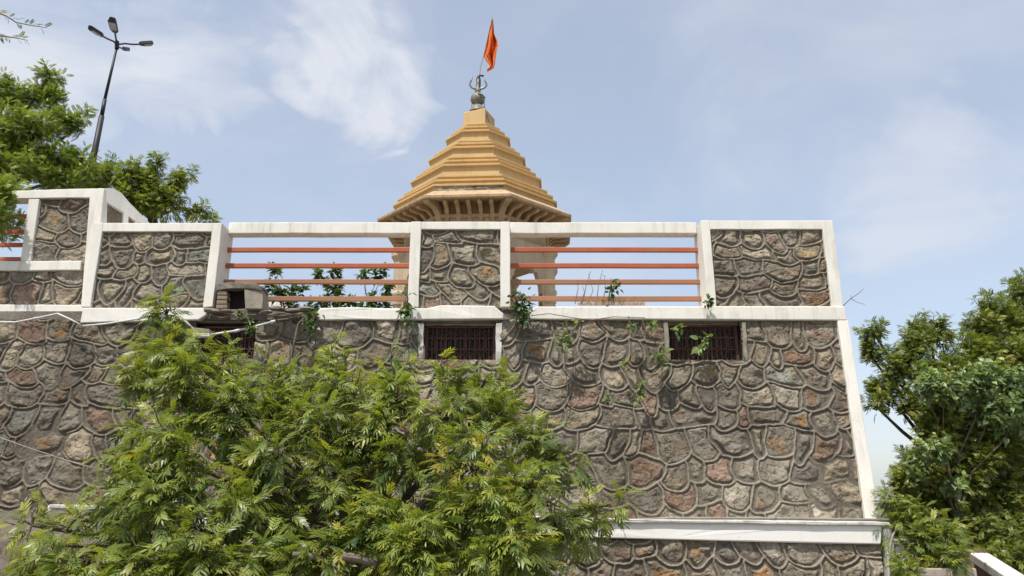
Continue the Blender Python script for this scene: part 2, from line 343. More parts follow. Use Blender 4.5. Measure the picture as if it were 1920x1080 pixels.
# ------------------------------------------------------------------ rubble stone panels with raised rope pointing
PAL = [((.30, .27, .22), 26), ((.36, .31, .235), 20), ((.22, .20, .17), 18), ((.40, .36, .29), 10), ((.30, .22, .17), 11), ((.235, .155, .13), 9),
       ((.37, .215, .095), 8), ((.36, .28, .155), 8), ((.27, .275, .235), 4)]
def stone_panel(name, parent, xl, xr, zb, zt, yf, cell=(.30, .25), res=.0072, seed=0, holes=(), rust=1.0, dark=1.0, irregular=.5, worn=.0, label=None, squash=1):
    cell = (cell[0] * 1.05, cell[1] * .97)
    """xl, xr: functions of z; yf: function of z. One displaced sheet; ropes of mortar outline every stone."""
    rg = np.random.default_rng(seed + 100)
    x0 = min(xl(zb), xl(zt)); x1 = max(xr(zb), xr(zt))
    nx = max(8, int((x1 - x0) / res)); nz = max(8, int((zt - zb) / res))
    T = np.linspace(0, 1, nx)[None, :]; z1 = np.linspace(zb, zt, nz)
    XL = np.array([xl(z) for z in z1])[:, None]; XR = np.array([xr(z) for z in z1])[:, None]
    X = XL + (XR - XL) * T; Z = np.repeat(z1[:, None], nx, 1); Y = np.array([yf(z) for z in z1])[:, None] + 0 * X
    wx = X + (fbm(X * 2.2, Z * 2.2, seed + 1, 3) - .5) * .20 * irregular + (fbm(X * 7, Z * 7, seed + 2, 2) - .5) * .035
    wz = Z + (fbm(X * 1.7 + 9, Z * 1.7, seed + 3, 3) - .5) * .24 * irregular + (fbm(X * 6, Z * 6 + 4, seed + 4, 2) - .5) * .03
    # rows from the top down: a point belongs to the highest row whose scalloped lower edge is below it
    rows = []; z = zt + .3
    ID = np.full(X.shape, -1, np.int64); r = 0
    while z > zb - .6:
        hrow = cell[1] * rg.uniform(.75, 1.3); zl = z - hrow
        xe = [x0 - 1.2 + rg.uniform(0, cell[0])]
        while xe[-1] < x1 + 1.2: xe.append(xe[-1] + cell[0] * rg.choice([.55, .8, 1.0, 1.15, 1.45], p=[.16, .26, .26, .2, .12]))
        xe = np.array(xe); n = len(xe)
        sl = rg.uniform(-.30, .30, n) * (.5 + irregular)
        cv = rg.uniform(-.05, .05, n)
        sag = rg.uniform(.01, .12, n); tilt = rg.uniform(-.06, .06, n)
        tt = (wz - zl) / hrow
        # side edges slant and bow
        k = np.clip(np.searchsorted(xe, wx.ravel()).reshape(X.shape) - 1, 0, n - 2)
        for _ in range(2):
            el = xe[k] + sl[k] * (wz - zl) + cv[k] * np.sin(np.clip(tt, 0, 1) * 3.14); er = xe[k + 1] + sl[k + 1] * (wz - zl) + cv[k + 1] * np.sin(np.clip(tt, 0, 1) * 3.14)
            k = np.clip(k - (wx < el) + (wx > er), 0, n - 2)
        el = xe[k] + sl[k] * (wz - zl) + cv[k] * np.sin(np.clip(tt, 0, 1) * 3.14); er = xe[k + 1] + sl[k + 1] * (wz - zl) + cv[k + 1] * np.sin(np.clip(tt, 0, 1) * 3.14)
        t = np.clip((wx - el) / np.maximum(er - el, .02), 0, 1)
        edge = zl - sag[k] * (1 - np.abs(2 * t - 1) ** 2.4) + tilt[k] * (t - .5)
        sel = (ID < 0) & (wz > edge)
        ID[sel] = (r * 1000 + k)[sel]
        z = zl; r += 1
    # distance to the nearest border between stones
    E = np.zeros(X.shape, bool)
    E[:, :-1] |= ID[:, :-1] != ID[:, 1:]; E[:-1, :] |= ID[:-1, :] != ID[1:, :]
    rad = 9; D = np.full(X.shape, rad * 1.0)
    px = (x1 - x0) / nx; pz = (zt - zb) / nz
    Ep = np.pad(E, rad)
    for dy in range(-rad, rad + 1):
        for dx in range(-rad, rad + 1):
            d = math.hypot(dx, dy)
            if d > rad: continue
            S = Ep[rad + dy:rad + dy + nz, rad + dx:rad + dx + nx]
            D = np.where(S & (D > d), d, D)
    D = D * px
    for _ in range(2):
        Dp = np.pad(D, 1, mode='edge')
        D = (Dp[1:-1, 1:-1] * 2 + Dp[:-2, 1:-1] + Dp[2:, 1:-1] + Dp[1:-1, :-2] + Dp[1:-1, 2:]) / 6
    rr = (.0082 + .003 * (vn(X * 3, Z * 3, seed + 8) - .5)) * 1.0
    present = np.clip((fbm(X * 1.1, Z * 1.1, seed + 9, 3) - worn * .62) * 14, 0, 1)
    ropeq = np.clip(1 - (np.maximum(D - .0035, 0) / rr) ** 2, 0, 1)
    rope = np.sqrt(ropeq) * .020 * present
    # stone faces
    cid = ID; rnd = lambda s: _h(cid, cid * 0 + 7, seed * 31 + s)
    inset = .003 + .05 * fbm(X * 7, Z * 7, seed + 12, 3) ** 1.6 + .03 * rnd(1) ** 2
    face = np.clip((D - inset) / .016, 0, 1)
    rough = (fbm(X * 6 + rnd(2) * 40, Z * 7, seed + 14, 4) - .5)
    chip = np.abs(fbm(X * 12, Z * 12 + rnd(3) * 30, seed + 15, 4) - .5)
    tiltx = (rnd(4) - .5) * .2
    facet = np.maximum(rough, -.12) * .085 + .014 - np.clip(.035 - chip, 0, .035) * .30
    h = face * (facet + rnd(5) * .008) + (fbm(X * 25, Z * 25, seed + 16, 3) - .5) * .007
    h = np.maximum(h, 0 * h - .02) + rope * (1 - .3 * face)
    Y = Y - h
    # colours
    cum = np.cumsum([w * (rust if i == 6 else 1) for i, (c, w) in enumerate(PAL)]); cum = cum / cum[-1]
    pi = np.searchsorted(cum, rnd(6)); pi = np.clip(pi, 0, len(PAL) - 1)
    C = np.array([c for c, w in PAL])[pi]
    br = (.92 + .34 * rnd(7)) * (.66 + .78 * fbm(X * 7, Z * 7, seed + 18, 5)) * (1 - .30 * np.clip(1 - chip * 22, 0, 1))
    warm = ((C[..., 0] > C[..., 2] * 1.8))[..., None]; core = np.clip((D - .03 - .06 * fbm(X * 7 + 5, Z * 7, seed + 19, 3)) / .02, 0, 1)[..., None]
    C = np.where(warm, C * core + np.array((.27, .245, .195)) * (1 - core), C)
    C = C * br[..., None]
    spot = np.clip((fbm(X * 5 + 30, Z * 5, seed + 20, 4) - .66) * 9, 0, 1)[..., None] * .55
    C = C * (1 - spot) + np.array((.30, .185, .10)) * spot
    cem = np.array((.205, .182, .15)) * (.72 + .6 * fbm(X * 4, Z * 4, seed + 21, 4))[..., None]
    ropec = np.array((.36, .325, .265)) * (.75 + .5 * fbm(X * 3, Z * 3, seed + 22, 4))[..., None]
    col = cem * (1 - face[..., None]) + C * face[..., None]
    rm = (np.clip(ropeq * 2.2, 0, 1) * present)[..., None]
    col = col * (1 - rm) + ropec * rm
    col *= (dark * (.55 + .48 * fbm(X * .8, Z * .8, seed + 25, 3)))[..., None] * np.array((1.02, .985, .945))
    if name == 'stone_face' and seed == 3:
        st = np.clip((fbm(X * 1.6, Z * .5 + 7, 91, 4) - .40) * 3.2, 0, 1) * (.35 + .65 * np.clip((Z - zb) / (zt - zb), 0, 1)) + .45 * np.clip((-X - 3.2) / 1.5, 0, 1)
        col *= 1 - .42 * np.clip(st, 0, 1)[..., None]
    col = np.clip(col, .02, .6)
    idx = np.arange(nx * nz).reshape(nz, nx)
    Fc = np.stack([idx[:-1, :-1], idx[:-1, 1:], idx[1:, 1:], idx[1:, :-1]], -1)
    cx = X[:-1, :-1]; cz = Z[:-1, :-1]; keep = np.ones(cx.shape, bool)
    for (a, b, c, d) in holes: keep &= ~((cx > a) & (cx < b) & (cz > c) & (cz < d))
    Fc = Fc[keep]
    me = np_mesh(name, np.stack([X, Y, Z], -1).reshape(-1, 3), Fc, col.reshape(-1, 3), smooth=True)
    o = link(name, me, parent, M['stone'])
    if label: o['label'] = label
    return o
const = lambda c: (lambda z: c)
def slope(za, va, zb_, vb): return lambda z: va + (vb - va) * (z - za) / (zb_ - za)

# ------------------------------------------------------------------ main retaining wall
wall = thing('retaining_wall', 'tall rubble stone retaining wall with white ledge and three grilled windows', 'wall', (0, Y0, CZ - 1))
yb = slope(Zfoot, Y1, Zband, Y0)
def wx(x, y): return XX(x, y, yb(ZZ(y, Y0)))
XR_t = XX(1569, 598, Y0); XR_b = XX(1622, 972, Y1)
WINS = [(362, 478, 606, 673), (794, 929, 606, 675), (1253, 1391, 604, 675)]
holes = []
for (a, b, c, d) in WINS:
    holes.append((XX(a, 640, Y0), XX(b, 640, Y0), ZZ(d, Y0), ZZ(c, Y0) + .05))
stone_panel('stone_face', wall, const(-8.4), slope(Zfoot, XR_b + .04, Zband, XR_t + .04), Zfoot - .03, Zband + .02, lambda z: yb(z) + .045, seed=3, holes=holes, worn=.42, cell=(.31, .265), irregular=.62)
# white corner strip on the right
mb = MB(); pts = [Vector((XR_b, Y1 - .012, Zfoot - .01)), Vector((XX(1648, 972, Y1), Y1 - .012, Zfoot - .01)), Vector((XX(1590, 600, Y0), Y0 - .012, Zband)), Vector((XR_t, Y0 - .012, Zband))]
mb.add([*pts] + [p + Vector((0, .55, 0)) for p in pts], [(0, 1, 2, 3), (7, 6, 5, 4), (0, 4, 5, 1), (1, 5, 6, 2), (2, 6, 7, 3), (3, 7, 4, 0)])
rough_up(mb.build('corner_strip', M['white'], wall, bevel=.012), .006, .5, 3, 4)
# ledge band: sound white pieces, split where the plaster has fallen
def band(pp, mat='white', d=.62, name='ledge', Y=Y0 - .02, amp=.007):
    mb = MB(); mb.pix(pp, Y, d); o = mb.build(name, M[mat], wall, bevel=.012); rough_up(o, amp, .35, 3, random.random() * 9); return o
band([(990, 598.5), (1589, 600), (1584, 573.5), (1003, 575)])
band([(746, 599.5), (957, 597.5), (927, 573), (826, 572), (800, 578), (752, 577.5)])
band([(597, 599.5), (744.6, 599.5), (750.5, 578), (640, 576), (600, 577), (594, 585)])
band([(150, 605), (372, 600), (388, 590), (389, 577), (156, 577)])
# broken middle of the ledge: bare concrete and exposed core
o = band([(386, 600), (596, 599), (592, 584), (560, 579), (520, 582), (480, 578), (440, 580), (392, 577)], 'concrete', name='broken_ledge', Y=Y0 + .02, amp=.03)
o = band([(955, 600), (992, 600), (1003, 580), (975, 588), (945, 586)], 'concrete', name='broken_ledge', Y=Y0 + .05, amp=.03)
# fill behind the ledge so nothing shows through
mb = MB(); mb.box(-8.4, XX(1560, 590, Y0), Y0 + .06, Y0 + .6, Zband - .02, Zled - .05); mb.build('ledge_core', M['concrete'], wall)
# cement patch beside the centre window and under the broken ledge
def patch(pp, Y, mat, d=.1, name='cement_patch', amp=.012):
    mb = MB(); mb.pix(pp, Y, d); o = mb.build(name, M[mat], wall, bevel=.006); rough_up(o, amp, .12, 4, random.random() * 9); return o
patch([(929.5, 606), (941, 606), (940, 677), (929.5, 677)], Y0 - .01, 'white_old', .3)
patch([(784, 606), (794, 606), (793.5, 690), (786, 690)], Y0 + .0, 'white_old', .3)
patch([(748, 604), (783.5, 604), (785, 690), (760, 680), (744, 640)], Y0 + .03, 'cement', .1)
patch([(930, 603), (1010, 603), (1020, 625), (995, 640), (952, 636), (942, 606)], Y0 + .045, 'cement', .1)
patch([(794, 676), (941, 678), (940, 688), (794, 690)], Y0 - .0, 'cement', .2)
patch([(1244, 604), (1252.5, 604), (1258, 679), (1250, 681)], Y0 + .0, 'cement', .3)
patch([(1391.5, 604), (1398, 604), (1403, 680), (1395, 676)], Y0 + .0, 'cement', .3)
patch([(1256, 676), (1396, 676), (1397, 681), (1258, 682)], Y0 - .0, 'cement', .2)
patch([(479, 605), (545, 604), (560, 640), (530, 672), (480, 675)], Y0 + .035, 'cement', .1)
patch([(795, 600.5), (929, 600.5), (929, 610), (795, 610)], Y0 + .10, 'cement', .3)
patch([(1253, 600.5), (1391, 600.5), (1391, 609), (1253, 609)], Y0 + .10, 'cement', .3)

def make_window(a, b, c, d, depth=.17):
    xa = XX(a, 640, Y0); xb = XX(b, 640, Y0); za = ZZ(d, Y0); zb_ = ZZ(c, Y0)
    mb = MB(); mb.box(xa, xa + .035, Y0 + depth - .02, Y0 + depth + .03, za, zb_); mb.box(xb - .035, xb, Y0 + depth - .02, Y0 + depth + .03, za, zb_)
    mb.box(xa + .035, xb - .035, Y0 + depth - .02, Y0 + depth + .03, zb_ - .03, zb_); mb.box(xa + .035, xb - .035, Y0 + depth - .02, Y0 + depth + .03, za, za + .03)
    w = mb.build('window', M['grille'], wall, bevel=.003)
    g = MB(); n = 14; yg = Y0 + depth
    for i in range(n + 1):
        x = xa + .03 + (xb - xa - .06) * i / n
        g.tube([(x, yg, za + .02), (x, yg, zb_ - .02)], .0065, 5)
    for t in (.34, .66):
        z = za + (zb_ - za) * t; g.tube([(xa + .03, yg - .006, z), (xb - .03, yg - .006, z)], .0065, 5)
    zm = za + (zb_ - za) * .5; rr = (zb_ - za) * .16; m = 7
    for i in range(m):
        x = xa + (xb - xa) * (i + .5) / m
        g.tube([(x + rr * math.cos(k / 16 * 6.2832), yg - .010, zm + rr * math.sin(k / 16 * 6.2832)) for k in range(17)], .0055, 5, False)
        for s in (-1, 1):
            g.tube([(x - rr, yg - .010, zm + s * rr * .95), (x - rr * .4, yg - .01, zm + s * rr * 1.8), (x, yg - .01, zm + s * rr * 2.5), (x + rr * .4, yg - .01, zm + s * rr * 1.8), (x + rr, yg - .010, zm + s * rr * .95)], .0045, 4, False)
    g.build('grille', M['grille'], w)
    f = MB(); k = 46
    for i in range(k):
        x = xa + (xb - xa) * i / k; f.tube([(x, yg + .03, za), (x, yg + .03, zb_)], .0016, 3)
    for i in range(20):
        z = za + (zb_ - za) * i / 20; f.tube([(xa, yg + .033, z), (xb, yg + .033, z)], .0016, 3)
    f.build('wire_mesh', M['pipe'], w)
    r = MB(); r.box(xa - .35, xb + .35, Y0 + .55, Y0 + .6, za - .3, zb_ + .02); r.box(xa - .05, xa - .002, Y0 + .06, Y0 + .549, za, zb_ + .02); r.box(xb + .002, xb + .05, Y0 + .06, Y0 + .549, za, zb_ + .02)
    r.box(xa - .05, xb + .05, Y0 + .06, Y0 + .548, za - .06, za - .003)
    r.build('recess', M['dark'], w)  # near-black lining: the shade inside the window is painted in
for w_ in WINS: make_window(*w_)

# ------------------------------------------------------------------ parapet with three stone piers and two railing bays
par = thing('parapet', 'white framed parapet with three stone piers and two bays of orange red rails', 'parapet', (0, Y0, Zled))
def pier(o, p, zt, zb_, Yf, parent, seed, depth=.42, fr='pier_frame', pt=430, pb=573):
    """o: outer x left/right at y=500, p: panel x left/right at y=500"""
    xo = [XX(x, 500, Yf) for x in o]; xp = [XX(x, 500, Yf) for x in p]; zpt = ZZ(pt, Yf); zpb = ZZ(pb, Yf)
    mb = MB()
    mb.box(xo[0], xp[0], Yf, Yf + depth, zb_, zt); mb.box(xp[1], xo[1], Yf, Yf + depth, zb_, zt)
    mb.box(xp[0] - .001, xp[1] + .001, Yf + .0025, Yf + depth - .0025, zpt, zt - .002)
    mb.box(xp[0] - .001, xp[1] + .001, Yf + .09, Yf + depth - .004, zb_ + .002, zpt - .001)
    f = mb.build(fr, M['white'], parent, bevel=.008); rough_up(f, .006, .4, 3, seed)
    stone_panel('stone_panel', parent, const(xp[0] - .005), const(xp[1] + .005), zpb - .02, zpt + .01, const(Yf + .05), seed=seed, cell=(.30, .225), worn=.1, irregular=.8)
Zc = ZZ(415, Y0)
pier((164, 407), (181, 389), ZZ(417.5, Y0), Zled - .01, Y0, par, 21, pt=434, pb=578)
pier((767, 956.5), (787, 938.6), ZZ(415, Y0), Zled - .01, Y0, par, 22, pt=430, pb=574)
pier((1321, 1572), (1337.5, 1551), ZZ(413, Y0), Zled - .01, Y0, par, 23, pt=430, pb=574)
def bay(xa, xb, seed, x_old=False):
    mb = MB(); mb.box(xa, xb, YB, YB + .17, ZZ(437.5, YB), ZZ(416.5, YB)); o = mb.build('top_beam', M['white'], par, bevel=.01); rough_up(o, .006, .5, 3, seed)
    for i, (ya, yb_) in enumerate([(461.5, 470), (491.5, 500), (522, 530.5), (553.5, 562.5)]):
        mb = MB(); mb.box(xa - .04, xb + .04, YB + .04, YB + .09, ZZ(yb_, YB), ZZ(ya, YB))
        o = mb.build('rail', M['rail'] if i < 2 else M['rail_old'], par, bevel=.006)
        rough_up(o, .004, .8, 5, seed + i)
        if i >= 2: o['label'] = 'rusty faded rail low in the railing'
bay(XX(407, 500, Y0) + .002, XX(767, 500, Y0) - .002, 31)
bay(XX(956.5, 500, Y0) + .002, XX(1321, 500, Y0) - .002, 32)

# ------------------------------------------------------------------ higher parapet on the left and its stair parapet behind
YH = 9.12
hp = thing('parapet', 'higher white framed parapet at the far left', 'parapet', (-6, YH, Zband))
mb = MB()
mb.pix([(-140, 600), (151, 597), (176, 571), (-140, 571)], YH, .4)
mb.pix([(-140, 507), (150, 507), (152, 489), (-140, 489)], YH, .4)
mb.pix([(-140, 374), (168, 371), (172, 353), (-140, 362)], YH, .2)
mb.pix([(149, 600), (166, 600), (196, 353), (169, 353)], YH - .004, .06)
mb.pix([(38, 489), (57, 489), (74, 373), (54, 373)], YH + .002, .38)
f = mb.build('frame', M['white'], hp, bevel=.01); rough_up(f, .006, .5, 3, 3)
def trap(x0b, x1b, yb_, x0t, x1t, yt, Y, seed, parent, **kw):
    zb_, zt = ZZ(yb_, Y), ZZ(yt, Y)
    stone_panel('stone_panel', parent, slope(zb_, XX(x0b, yb_, Y), zt, XX(x0t, yt, Y)), slope(zb_, XX(x1b, yb_, Y), zt, XX(x1t, yt, Y)), zb_, zt, const(Y + .06), seed=seed, **kw)
trap(52, 162, 493, 70, 176, 368, YH, 41, hp, cell=(.42, .33), worn=.2, irregular=.9)
trap(-140, 156, 574, -135, 162, 504, YH, 42, hp, cell=(.34, .28), worn=.1, rust=3)
for i, (ya, yb_) in enumerate([(396, 403), (425, 432), (450, 457), (477, 484)]):
    mb = MB(); mb.box(XX(-160, ya, YH), XX(60, ya, YH), YH + .1, YH + .15, ZZ(yb_, YH), ZZ(ya, YH)); mb.build('rail', M['rail'], hp, bevel=.005)
# stair parapet: an oblique wall running back to the right from the post
A = P(186, 353.5, YH + .02); sdv = Vector((1, 1.15, 0)).normalized(); snv = Vector((sdv.y, -sdv.x, 0))
def ob(x, y, off=0):       # where the sight line of a photo point meets the oblique wall's face
    d = ray(x, y); O = Vector((0, 0, CZ)); A2 = A - snv * off; k = (A2 - O).dot(snv) / d.dot(snv); return O + d * k
def obprism(mb, pp, w, off=0):
    a = [ob(x, y, off) for x, y in pp]; n = len(a); b = [p - snv * w for p in a]
    mb.add(a + b, [tuple(range(n)), tuple(range(2 * n - 1, n - 1, -1))] + [(i, i + n, (i + 1) % n + n, (i + 1) % n) for i in range(n)])
sp = thing('stair_parapet', 'white sloping stair parapet descending behind the left stone pier', 'parapet', (A.x, YH + .4, Zled))
mb = MB()
obprism(mb, [(186, 353), (213, 353), (228, 362), (243, 380), (290, 428), (272, 428), (254, 414), (241, 405), (232, 398), (201, 379), (186, 370)], .3)
obprism(mb, [(186, 370), (201, 379), (199, 470), (184, 470)], .3); obprism(mb, [(232, 398), (241, 405), (240, 480), (231, 480)], .3); obprism(mb, [(254, 414), (290, 428), (290, 490), (254, 490)], .3)
mb.build('frame', M['white'], sp)
mb = MB(); obprism(mb, [(187, 374), (202, 381), (256, 416), (256, 480), (187, 470)], .15, .06)
mb.build('infill', mottled('stair_infill_stone', (.27, .22, .165), (.10, .085, .068), 9, .95, 20, 1, .03, streak=False), sp)

# ------------------------------------------------------------------ lower wall at the foot
low = thing('retaining_wall', 'low stone wall at the bottom edge, capped with a white band', 'wall', (0, YL, CZ - 1.6))
mb = MB(); mb.pix([(84, 986), (1652, 1021), (1655, 981), (1200, 975.5), (90, 948)], YL - .02, .30); mb_o = mb.build('white_band', M['white_clean'], low, bevel=.012); rough_up(mb_o, .008, .4, 4, 8)
mb = MB(); mb.pix([(90, 953), (1200, 980), (1672, 986), (1668, 979), (1200, 973.5), (92, 946)], YL - .05, .36); o = mb.build('coping', M['white_old'], low, bevel=.008); rough_up(o, .006, .3, 4, 2)
zt = ZZ(1012, YL); zb_ = CZ - 2.0
stone_panel('stone_face', low, const(XX(90, 1050, YL)), const(XX(1655, 1050, YL)), zb_, zt, const(YL + .03), seed=57, cell=(.30, .27), worn=.1, irregular=.45, rust=1.6)
mb = MB(); xa, xb = XX(1655, 1000, YL), XX(1671, 1000, YL); mb.box(xa, xb, YL - .03, YL + .4, zb_, ZZ(985.5, YL)); mb.build('end_post', M['white'], low, bevel=.01)
mb = MB(); mb.box(XX(95, 1050, YL), XX(1650, 1050, YL), YL + .1, YL + .2, zb_, ZZ(1012, YL)); mb.build('core', M['concrete'], low)

# pipes and cables
def pipe(name, label, cat, pts, r, mat, joints=(), group=None):
    t = thing(name, label, cat, pts[0], 'white conduit pipes along the ledge' if name == 'conduit_pipe' else group)
    mb = MB(); mb.tube(pts, r, 8); mb.build('run', M[mat], t, smooth=True)
    for j in joints:
        a = Vector(pts[j]); b = Vector(pts[j + 1]) if j + 1 < len(pts) else a + (a - Vector(pts[j - 1])); d = (b - a).normalized()
        mb = MB(); mb.tube([a - d * .03, a + d * .03], r * 1.45, 8); mb.build('coupling', M[mat], t, smooth=True)
pipe('conduit_pipe', 'thin white plastic conduit zigzagging under the white band at the far left', 'pipe', [P(-60, 604, 8.9), P(30, 604, 8.88), P(66, 597, 8.88), P(108, 588, 8.88), P(130, 598, 8.88), P(150, 608, 8.86)], .011, 'pvc', (2,))
pipe('conduit_pipe', 'thin white plastic conduit sloping up under the ledge of the left stone pier', 'pipe', [P(156, 611, 8.86), P(200, 607, 8.86), P(262, 597, 8.86), P(330, 578, 8.8), P(345, 600, 8.8), P(372, 625, 8.8)], .011, 'pvc', (2,))
pipe('conduit_pipe', 'thin white plastic conduit running in front of the half hidden left window', 'pipe', [P(394, 627.5, 8.8), P(444, 620, 8.82), P(478, 612, 8.84), P(512, 603, 8.88)], .013, 'pvc', (1, 3))
pipe('ledge_pipe', 'long grey pipe lying on the coping of the low wall', 'pipe', [P(1040, 982, YL - .06), P(1130, 977, YL - .05), P(1260, 971.5, YL), P(1450, 972, YL), P(1560, 973.5, YL), P(1668, 975, YL - .02)], .014, 'pipe', (2, 3))
pipe('cable', 'thin grey cable stretched diagonally down the left of the stone wall', 'cable', [P(-40, 806, 8.5), P(60, 842, 8.5), P(140, 868, 8.5), P(230, 892, 8.45)], .006, 'cement')
pipe('hose', 'grey hose curving down round the end post of the low wall', 'pipe', [P(1690, 976, 8.6), P(1684, 990, 8.5), P(1674, 1003, 8.45), P(1669, 1025, 8.42), P(1669, 1060, 8.42), P(1672, 1100, 8.42)], .013, 'pipe')
# small wall lamp by the left window
t = thing('wall_light', 'small grey box light fixed at the left end of the window conduit', 'light', P(376, 624, 8.78))
mb = MB(); mb.pix([(361, 622), (393, 624), (392, 617), (364, 614)], 8.75, .1); mb.build('housing', M['pipe'], t, bevel=.006)
mb = MB(); mb.pix([(361, 631), (393, 631), (393, 625), (361, 623)], 8.74, .1); mb.build('cover', M['pvc'], t, bevel=.006)

# brick niche on the broken ledge
nb = thing('brick_niche', 'small broken cement box with a dark square hole on the crumbling ledge', 'niche', P(448, 578, 8.9))
Yn = 8.93
mb = MB(); mb.pix([(405, 545), (424, 542), (462, 541), (492, 545), (491, 536), (478, 530), (440, 528.5), (409, 531)], Yn, .27); o = mb.build('top_slab', M['concrete'], nb, bevel=.01); rough_up(o, .012, .12, 4, 1)
mb = MB(); mb.pix([(459, 579), (492, 580), (492, 545), (459, 541.5)], Yn + .01, .25); o = mb.build('side_slab', M['cement'], nb, bevel=.008); rough_up(o, .010, .15, 4, 5)
for (a, b, c, d) in [(404, 426, 571, 579), (405, 425, 562.5, 570.2), (406, 426, 554, 561.7), (407, 425, 545, 553.2)]:
    mb = MB(); mb.pix([(a, d), (b, d), (b, c), (a + 1, c)], Yn + .015, .24); o = mb.build('brick', M['brick'], nb, bevel=.008); rough_up(o, .006, .08, 3, a)
mb = MB(); mb.pix([(404, 580), (460, 580), (460, 541), (410, 541)], Yn + .13, .12); mb.build('back', M['dark'], nb)  # near-black back wall paints the shade of the hole
# rubble lumps and fallen render along the break
random.seed(5)
for i, (x, y, s) in enumerate([(400, 583, 12), (425, 584, 9), (520, 579, 11), (548, 583, 10), (572, 580, 12), (500, 586, 8), (590, 588, 7), (955, 583, 9), (968, 590, 8)]):
    mb = MB(); c = P(x, y, 8.93); s_ = s / 150
    bm = bmesh.new(); bmesh.ops.create_icosphere(bm, subdivisions=2, radius=s_)
    me = bpy.data.meshes.new('rubble'); 
    for v in bm.verts:
        from mathutils import noise
        n_ = noise.noise(v.co * 14 + Vector((i * 3, 0, 0))); v.co = Vector((v.co.x * 1.5, v.co.y, v.co.z * .42)) * (1 + n_ * .6) + c
    bm.to_mesh(me); bm.free(); o = link('concrete_rubble', me, None, M['concrete']); o['kind'] = 'thing'; o['group'] = 'rubble lumps on the broken ledge'
    tag(o, ['flat grey rubble lump left of the cement niche', 'grey rubble lump just under the hole of the cement niche', 'grey rubble lump right of the cement niche under the lowest rail', 'grey rubble lump midway along the broken ledge',
            'larger grey rubble lump near the white ledge end', 'small rubble lump below the niche corner', 'small rubble lump touching the white ledge end', 'rubble lump in the gap right of the centre window lintel',
            'small lower rubble lump in the gap right of the centre window lintel'][i], 'rubble')

# ------------------------------------------------------------------ temple
YT = 16.0
tcx = XX(896, 400, YT) ; ROT8 = R(22.5) - R(3.2)
c8 = math.cos(R(22.5)); s8 = math.sin(R(22.5))
def rz(hw, y):
    """half width in 4.5x zoom pixels and zoom y of the silhouette corner -> circumradius, z"""
    yy = y / 4.5 + 190; px_ = hw / 4.5; d = ray(960 + px_, yy); k = d.x / d.y; Rr = 1.
    for _ in range(8): Rr = k * (YT - Rr * s8) / c8
    return Rr, (YT - Rr * s8) * d.z / d.y + CZ
TOPS = [(172, 235), (214, 270), (259, 313), (305, 408), (351, 443), (397, 485), (445, 578), (494, 620), (542, 665), (596, 768), (646, 813), (682, 858)]
rzs = [rz(*t) for t in TOPS]
Re, Ze = rz(822, 972)
tem = thing('temple', 'ochre temple with stepped octagonal spire, bracketed eave and cusped arches behind the parapet', 'temple', (tcx, YT, Zled - .12))
mb = MB(); prof = []; 
for i in range(len(rzs) - 1, -1, -1):
    r, z = rzs[i]; zlow = rzs[i + 1][1] if i + 1 < len(rzs) else Ze + .22
    prof += [(r - .02, zlow), (r - .02, z - .056), (r + .034, z - .05), (r + .036, z - .004), (r + .01, z)]
mb.lathe(prof, tcx, YT, 8, ROT8); spire = mb.build('spire', M['ochre'], tem, bevel=.006)
# crown block under the finial
wz = rz(115, 95)[1]
rb = .46; mb = MB(); mb.lathe([(.40, rzs[0][1] - .01), (.40, wz - .02), (.37, wz)], tcx, YT, 4, R(45 - 22)); mb.build('crown_block', M['ochre'], tem, bevel=.008)
# eave
mb = MB(); mb.lathe([(1.75, Ze + .04), (Re - .02, Ze - .075), (Re, Ze - .055), (Re + .005, Ze - .005), (rzs[-1][0] + .0, Ze + .225), (1.7, Ze + .235)], tcx, YT, 8, ROT8); mb.build('eave', M['ochre_worn'], tem, bevel=.006)
# peeled band on the front of the lowest drum
def facept(face, u, r, z):     # face centre angle; u along face, r apothem
    a = R(-90) - R(3.2) + face * R(45)
    n = Vector((math.cos(a), math.sin(a), 0)); t = Vector((-n.y, n.x, 0))
    return Vector((tcx, YT, 0)) + n * r + t * u + Vector((0, 0, z))
def fbox(mb, face, u0, u1, r0, r1, z0, z1):
    vs = [facept(face, u, r, z) for z in (z0, z1) for (u, r) in ((u0, r1), (u1, r1), (u1, r0), (u0, r0))]
    mb.add(vs, [(0, 3, 2, 1), (4, 5, 6, 7), (0, 1, 5, 4), (1, 2, 6, 5), (2, 3, 7, 6), (3, 0, 4, 7)])
ra = rzs[-1][0]
mb = MB(); fbox(mb, 0, -ra * s8 * .97, ra * s8 * .97, ra * c8 - .06, ra * c8 + .008, Ze + .17, rzs[-1][1] - .015); o = mb.build('peeled_frieze', M['peel'], tem); rough_up(o, .02, .1, 5, 3)
# inner band carrying the brackets
Rw = 1.66; Zu = Ze + .03
Zen = ZZ(450, YT - Rw)       # bottom of entablature, measured on the front face
Zfl = Zled - .12
mb = MB(); mb.lathe([(Rw - .14, Zen + .1), (Rw + .02, Zen + .1), (Rw + .02, Zu - .34), (Rw + .09, Zu - .33), (Rw + .09, Zu - .26), (Rw, Zu - .24), (Rw, Zu + .02)], tcx, YT, 8, ROT8); mb.build('entablature', M['ochre_worn'], tem, bevel=.006)
